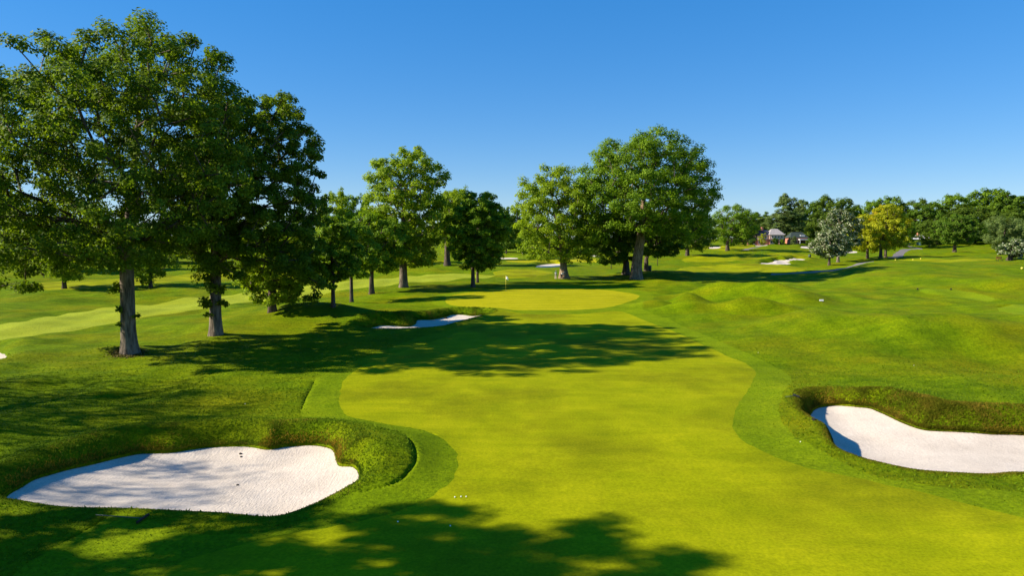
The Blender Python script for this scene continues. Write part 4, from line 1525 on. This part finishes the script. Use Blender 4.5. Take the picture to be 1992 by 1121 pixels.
# ------------------------------------------------------------------ people
def skin_mesh(name, verts, edges, radii, mat, parent, sub=1, root=0):
    me = bpy.data.meshes.new(name)
    me.from_pydata(verts, edges, [])
    o = mobj(name, me, mat, parent)
    o.modifiers.new('skin', 'SKIN').use_smooth_shade = True
    for i, r in enumerate(radii):
        sv = me.skin_vertices[0].data[i]
        sv.radius = r if isinstance(r, tuple) else (r, r)
    me.skin_vertices[0].data[root].use_root = True
    m = o.modifiers.new('sub', 'SUBSURF'); m.levels = sub; m.render_levels = sub
    return o

def person(px, py, rz, label, shirt, legs, pose='stand', cap=None):
    x, y = G(px, py, zf=z_all)
    r = empty('person', (x, y, zat(x, y)), rz)
    tag(r, label, 'person')
    if pose == 'stand':
        T = [(0, 0, .95), (0, 0, 1.18), (0, 0, 1.40), (0, .0, 1.50), (0, -.02, 1.60), (0, -.03, 1.72)]
        A = [(-.19, 0, 1.42), (-.26, 0, 1.15), (-.24, -.12, .92), (-.23, -.16, .84)]
        B = [(.19, 0, 1.42), (.27, .02, 1.15), (.26, -.06, .90), (.25, -.09, .82)]
    else:                        # bending forward over the ball
        T = [(0, 0, .92), (0, -.18, 1.08), (0, -.36, 1.22), (0, -.45, 1.28), (0, -.55, 1.31), (0, -.66, 1.34)]
        A = [(-.18, -.36, 1.22), (-.16, -.42, .96), (-.05, -.48, .74), (-.02, -.49, .67)]
        B = [(.18, -.36, 1.22), (.16, -.42, .96), (.05, -.48, .74), (.02, -.50, .66)]
    Lg = [(-.10, 0, .90), (-.12, -.03, .50), (-.13, .02, .09), (-.14, -.14, .04)]
    Rg = [(.10, 0, .90), (.13, -.02, .50), (.14, .03, .09), (.15, -.13, .04)]
    if pose != 'stand':
        Lg = [(-.12, 0, .88), (-.2, -.08, .48), (-.2, .0, .09), (-.2, -.16, .04)]
        Rg = [(.12, 0, .88), (.2, -.08, .48), (.2, .0, .09), (.2, -.16, .04)]
    V = T + A + B + Lg + Rg
    E = [(i, i + 1) for i in range(5)] + [(2, 6), (6, 7), (7, 8), (8, 9), (2, 10), (10, 11), (11, 12), (12, 13),
         (0, 14), (14, 15), (15, 16), (16, 17), (0, 18), (18, 19), (19, 20), (20, 21)]
    R_ = [(.15, .11), (.14, .10), (.17, .11), .06, .085, .075, .06, .045, .035, .04, .06, .045, .035, .04,
          .085, .06, .045, .04, .085, .06, .045, .04]
    skin_mesh('body', V, E, R_, M['skin'], r, 2)
    skin_mesh('shirt', T[:3] + A[:2] + B[:2], [(0, 1), (1, 2), (2, 3), (3, 4), (2, 5), (5, 6)],
              [(.17, .13), (.165, .125), (.19, .13), .085, .07, .085, .07], M[shirt], r, 2)
    skin_mesh('trousers', [T[0]] + Lg[:3] + Rg[:3], [(0, 1), (1, 2), (2, 3), (0, 4), (4, 5), (5, 6)],
              [(.17, .13), .105, .085, .07, .105, .085, .07], M[legs], r, 2)
    hp = Vector(T[5])
    bm = bmesh.new()
    bmesh.ops.create_uvsphere(bm, u_segments=12, v_segments=8, radius=.115)
    bmesh.ops.delete(bm, geom=[v for v in bm.verts if v.co.z < -.01], context='VERTS')
    if cap:
        for k in range(2):
            pass
        vs = [bm.verts.new(p) for p in ((-.09, -.09, 0), (.09, -.09, 0), (.07, -.21, -.02), (-.07, -.21, -.02))]
        bm.faces.new(vs)
    bm.transform(Matrix.Translation(hp + Vector((0, .01, .0))))
    bm_obj('cap' if cap else 'hair', bm, M[cap or 'hair'], r, True)
    return r
person(1081, 544, 2.4, 'standing golfer in white shirt and light shorts left of the double trunk', 'cloth_white', 'cloth_khaki', 'stand', 'cloth_white')
person(1092, 543, 1.0, 'bending golfer in white top and black trousers against the double trunk', 'cloth_white', 'cloth_black', 'bend', 'cloth_white')
person(1778, 474, 0.4, 'left of two tiny far figures in white tops below the white house', 'cloth_white', 'cloth_black', 'stand', 'cloth_white')
person(1783, 474, -0.6, 'right of two tiny far figures in white tops below the white house', 'cloth_white', 'cloth_khaki', 'stand', 'cloth_white')

# ------------------------------------------------------------------ houses
def hip_roof(name, x0, x1, y0, y1, z0, z1, mat, parent, over=.4, inset=None):
    x0 -= over; x1 += over; y0 -= over; y1 += over
    ins = inset if inset is not None else (y1 - y0) / 2
    ym = (y0 + y1) / 2
    bm = bmesh.new()
    b = [bm.verts.new(p) for p in ((x0, y0, z0), (x1, y0, z0), (x1, y1, z0), (x0, y1, z0))]
    t = [bm.verts.new((x0 + ins, ym, z1)), bm.verts.new((x1 - ins, ym, z1))]
    bm.faces.new((b[0], b[1], t[1], t[0])); bm.faces.new((b[2], b[3], t[0], t[1]))
    bm.faces.new((b[1], b[2], t[1])); bm.faces.new((b[3], b[0], t[0])); bm.faces.new(b[::-1])
    return bm_obj(name, bm, mat, parent)

def window(x, z, w, h, y, parent, arched=False):
    f = box_obj('window', (x - w/2, x + w/2, y - .06, y + .02, z, z + h), M['white'], parent)
    box_obj('pane', (x - w/2 + .1, x + w/2 - .1, y - .09, y - .055, z + .1, z + h - .1), M['glass'], f)
    box_obj('sill', (x - w/2 - .08, x + w/2 + .08, y - .16, y - .05, z - .1, z - .003), M['white'], f)

def brick_house():
    x, y = AT(1490, 352)
    r = empty('brick_house', (x, y, zat(x, y)))
    tag(r, 'brick house with pale upper storey and grey and dark roofs on the hill', 'house')
    # main block right, wing left, porch far left (x in metres about px 1490)
    box_obj('wall', (1.6, 9.0, 0, 7.5, -1.5, 3.0), M['brick'], r)
    u = box_obj('wall', (1.62, 8.98, .02, 7.48, 3.0, 5.2), M['render'], r); u['label'] = 'pale upper storey wall'
    hip_roof('roof', 1.6, 9.0, 0, 7.5, 5.2, 8.3, M['greyroof'], r, .5, 2.6)
    box_obj('wall', (-4.4, 1.6, .8, 7.0, -1.5, 2.9), M['brick'], r)
    box_obj('wall', (-4.38, 1.58, .82, 6.98, 2.9, 5.0), M['render'], r)
    rf = hip_roof('roof', -4.4, 1.6, .8, 7.0, 5.0, 7.9, M['wing_roof'], r, .4, .2)
    box_obj('chimney', (-1.6, -.7, 3.2, 4.1, 6.6, 9.2), M['brick'], rf)
    box_obj('wall', (-9.0, -4.4, 1.8, 6.4, -1.5, 2.4), M['brick'], r)
    hip_roof('roof', -9.0, -4.4, 1.8, 6.4, 2.4, 3.7, M['wing_roof'], r, .4, 1.5)
    for k, xx in enumerate((3.0, 4.6, 6.2, 7.8)):
        window(xx, 3.45, .9, 1.3, .02, r)
    for xx in (2.5, 3.7, 4.9):
        window(xx, .7, .85, 1.6, 0, r)
    for xx in (-3.5, -1.9, -.2):
        window(xx, 3.3, .9, 1.2, .82, r)
    for xx in (-3.4, -1.8):
        window(xx, .6, 1.0, 1.5, .8, r)
    for xx in (-8.2, -7.0, -5.8):
        window(xx, .5, .8, 1.4, 1.8, r)
    sr = box_obj('door', (6.4, 8.0, -.10, .0, -1.0, 2.6), M['render'], r)
    box_obj('leaf', (6.75, 7.65, -.14, -.098, -1.0, 2.1), M['black'], sr)
    return r
brick_house()

def small_house():
    x, y = AT(1553, 356)
    r = empty('brick_house', (x, y, zat(x, y)))
    tag(r, 'small dark roofed house with white porch right of the brick house', 'house')
    box_obj('wall', (-4.4, 4.6, 0, 7, -1.5, 3.4), M['brick'], r)
    hip_roof('roof', -4.4, 4.6, 0, 7, 3.4, 6.4, M['darkroof'], r, .5, 2.2)
    p = box_obj('porch', (-.6, 4.0, -2.6, 0, 2.35, 2.75), M['white'], r)
    for xx in (-.45, 3.8):
        box_obj('post', (xx - .1, xx + .1, -2.5, -2.3, -1.5, 2.347), M['white'], p)
    box_obj('dormer', (.9, 3.3, .6, 3.4, 4.0, 4.9), M['whiteroof'], r)
    d = box_obj('garage_door', (.2, 3.2, -.06, .0, -1.0, 1.9), M['black'], r)
    window(-2.9, .8, 1.0, 1.5, 0, r)
    window(-1.4, .8, .8, 1.5, 0, r)
small_house()

def white_house():
    x, y = AT(1785, 362)
    r = empty('white_house', (x, y, zat(x, y)))
    tag(r, 'low house with white roof half hidden behind the trees', 'house')
    box_obj('wall', (-8.5, 7.5, 0, 8, -1.5, 3.2), M['bluewall'], r)
    rf = hip_roof('roof', -8.5, 7.5, 0, 8, 3.2, 5.2, M['whiteroof'], r, .6, 3.0)
    box_obj('chimney', (.6, 1.5, 2.0, 2.9, 4.6, 7.6), M['brick'], rf)
    for xx in (-6.6, -4.2, -1.8, 3.0, 5.6):
        window(xx, .9, 1.3, 1.4, 0, r)
    d = box_obj('door', (.2, 1.2, -.08, .0, -.6, 2.0), M['white'], r)
white_house()

# ------------------------------------------------------------------ shrubs
def shrub(seed, px, d, wpx, top, mat, label, name='shrub', py=None):
    x, y = AT(px, d)
    z = zat(x, y); s = F / y
    w = wpx / s; h = max(.6, (HORIZON + (CAMZ - z) * s - top) / s)
    rng = np.random.RandomState(seed)
    L_ = [(rng.uniform(-.3, .3) * w, rng.uniform(-.25, .25) * w, h * rng.uniform(.35, .6), w * .3, w * .3, h * .42) for _ in range(5)]
    return make_tree(name, seed, L_, [(0, 0, -.1, .08), (0, 0, h * .25, .06), (0, 0, h * .5, .04)], 30, 1600, .32, mat, 'bark_dark', label, 'shrub',
                     None, (x, y, z), sides=8, core=.6)
shrub(201, 1483, 346, 14, 448, 'leaf_yellow', 'bright yellow green shrub before the brick house')
shrub(202, 1508, 347, 11, 463, 'leaf_dark', 'dark shrub under the windows of the brick house')
shrub(203, 1519, 346, 8, 464, 'leaf_mid', 'green shrub beside the brick house door')
shrub(204, 1541, 350, 12, 458, 'leaf_sage', 'pale shrub left of the small house porch')
shrub(205, 1463, 346, 12, 464, 'leaf_dark', 'dark shrub at the left end of the brick house')
shrub(206, 1773, 352, 26, 464, 'leaf_lime', 'light green hedge below the white house')
shrub(207, 1802, 350, 26, 465, 'leaf_dark', 'dark hedge right of the light green hedge')
shrub(208, 1752, 350, 20, 466, 'leaf_dark', 'dark hedge left of the light green hedge')
shrub(209, 84, 150, 34, 500, 'leaf_red', 'russet shrub behind the small round tree at far left')
shrub(210, 1575, 350, 14, 462, 'leaf_dark', 'dark shrub right of the small house')

# ------------------------------------------------------------------ course furniture
def on(px, py):
    x, y = G(px, py, zf=z_all)
    return x, y, zat(x, y)

def tee_marker(px, py, mat, label, group, r=.09):
    e = empty('tee_marker', on(px, py))
    tag(e, label, 'tee marker', group)
    bm = bmesh.new()
    bmesh.ops.create_uvsphere(bm, u_segments=12, v_segments=8, radius=r)
    bm.transform(Matrix.Translation((0, 0, r * .9)))
    bm_obj('ball', bm, M[mat], e, True)
    tube_obj('spike', [(0, 0, -.08), (0, 0, .03)], [.012, .02], M['metal'], e, 6)
tee_marker(1785, 564, 'black', 'left black marker on the mown tee of the right slope', 'black tee markers', .12)
tee_marker(1850, 564.5, 'black', 'right black marker on the mown tee of the right slope', 'black tee markers', .12)
tee_marker(1742, 507, 'yellow', 'leftmost pale tee marker on the hill crest', 'pale tee markers', .16)
tee_marker(1776, 506.5, 'yellow', 'middle pale tee marker on the hill crest', 'pale tee markers', .16)
tee_marker(1791, 504.5, 'yellow', 'rightmost pale tee marker on the hill crest', 'pale tee markers', .16)
tee_marker(1988, 524, 'yellow', 'pale marker at the right edge below the leaning tree', 'pale tee markers', .2)

e = empty('marker_board', on(1598, 587), -.15)
tag(e, 'small white board lying on the knolls', 'marker')
box_obj('board', (-.24, .24, -.04, .04, .06, .26), M['white'], e, .01)
for sx in (-.16, .16):
    box_obj('foot', (sx - .02, sx + .02, -.02, .02, -.08, .06), M['metal'], e)

def rake(px, py, rz, label, length=1.5):
    x, y, z = on(px, py)
    z1 = zat(x + math.cos(rz) * length, y + math.sin(rz) * length)
    e = empty('bunker_rake', (x, y, z + .04), rz)
    tag(e, label, 'rake')
    tube_obj('handle', [(0, 0, .03), (length, 0, .03 + z1 - z)], [.016, .016], M['steel'], e, 6)
    hd = box_obj('head', (-.03, .03, -.28, .28, .0, .06), M['black'], e, .006)
    for k in range(8):
        yy = -.25 + k * .0714
        tube_obj('tine', [(0, yy, .05), (.03, yy, -.035)], [.008, .005], M['black'], hd, 5)
    return e
rake(278, 1014, math.pi * .985, 'rake lying in the grass below the left bunker', 1.35)
rake(1549, 773, math.pi * 1.04, 'dark rake left of the right bunker bank', .55)

# dark clods of turf lying on the sand
def clod(px, py, r, label):
    x, y, z = on(px, py)
    rng = np.random.RandomState(int(px))
    bm = bmesh.new()
    bmesh.ops.create_icosphere(bm, subdivisions=2, radius=r)
    for v in bm.verts:
        v.co *= rng.uniform(.7, 1.25)
        v.co.z *= .6
    o = bm_obj('clod', bm, M['soil'], None)
    o.location = (x, y, z + r * .3)
    tag(o, label, 'clod')
M['soil'] = simple_mat('dark_soil', (.02, .018, .012), .95, .4, 20)
clod(468, 884, .06, 'larger dark clod on the sand at the back of the left bunker')
clod(469, 890, .05, 'smaller dark clod just below the larger one in the left bunker')
clod(462, 945, .05, 'dark clod in the middle of the left bunker sand')
clod(1583, 818, .09, 'dark clod in the shaded corner of the right bunker')
clod(867, 620, .16, 'dark clod at the back of the shaded middle bunker')

# balls left on the turf
for a, b, lab in [(885, 969, 'left of three white golf balls in a row on the lower fairway'), (897, 968, 'middle of three white golf balls in a row on the lower fairway'),
                  (907, 968, 'right of three white golf balls in a row on the lower fairway'), (774, 1017, 'golf ball in the turf right of the left bunker tip'),
                  (876, 1025, 'golf ball at the edge of the bottom shadow'), (1475, 687, 'golf ball just beyond the right fairway edge'),
                  (1557, 861, 'golf ball left of the right bunker'), (477, 787, 'golf ball in the rough above the left bunker'),
                  (1778, 712, 'golf ball in the rough above the right bunker')]:
    x, y, z = on(a, b)
    bm = bmesh.new()
    bmesh.ops.create_icosphere(bm, subdivisions=2, radius=.0214)
    o = bm_obj('golf_ball', bm, M['white'], None, True)
    o.location = (x, y, z + .02)
    tag(o, lab, 'golf ball', 'golf balls on the turf')

# orange bench by the leaning tree
e = empty('bench', on(1945, 508), .2)
tag(e, 'small orange bench beside the leaning tree on the right', 'bench')
for k in range(3):
    box_obj('slat', (-.75, .75, -.22 + k * .16, -.09 + k * .16, .44, .48), M['orange'], e, .008)
for k in range(3):
    box_obj('slat', (-.75, .75, .27, .31, .56 + k * .17, .70 + k * .17), M['orange'], e, .008)
for sx in (-.62, .62):
    box_obj('leg', (sx - .04, sx + .04, -.2, -.12, -.05, .44), M['black'], e)
    box_obj('leg', (sx - .04, sx + .04, .22, .268, -.05, 1.05), M['black'], e)

def bin_(px, py, label, r=.3, h=.95):
    e = empty('litter_bin', on(px, py))
    tag(e, label, 'bin')
    tube_obj('drum', [(0, 0, -.03), (0, 0, h * .5), (0, 0, h)], [r * .88, r, r], M['steel'], e, 14)
    tube_obj('lid', [(0, 0, h + .002), (0, 0, h + .08), (0, 0, h + .14)], [r * 1.06, r * .9, r * .2], M['black'], e, 14)
bin_(1264, 527, 'dark bin at the foot of the tree behind the biggest trunk', .4, 1.1)
bin_(1575, 501, 'small dark bin on the turf left of the blossoming trees', .45, 1.0)

# thin posts seen under the biggest crown
for a, b, h, lab in ((1189, 524, 1.7, 'thin dark post left of the biggest trunk'), (1279, 517, 2.6, 'taller thin dark post right of the biggest trunk')):
    e = empty('post', on(a, b))
    tag(e, lab, 'post')
    tube_obj('shaft', [(0, 0, -.1), (0, 0, h)], [.09, .08], M['bark_dark'], e, 8)
    tube_obj('cap', [(0, 0, h + .002), (0, 0, h + .08)], [.11, .05], M['black'], e, 8)
print('all', round(time.time() - _t0, 1))
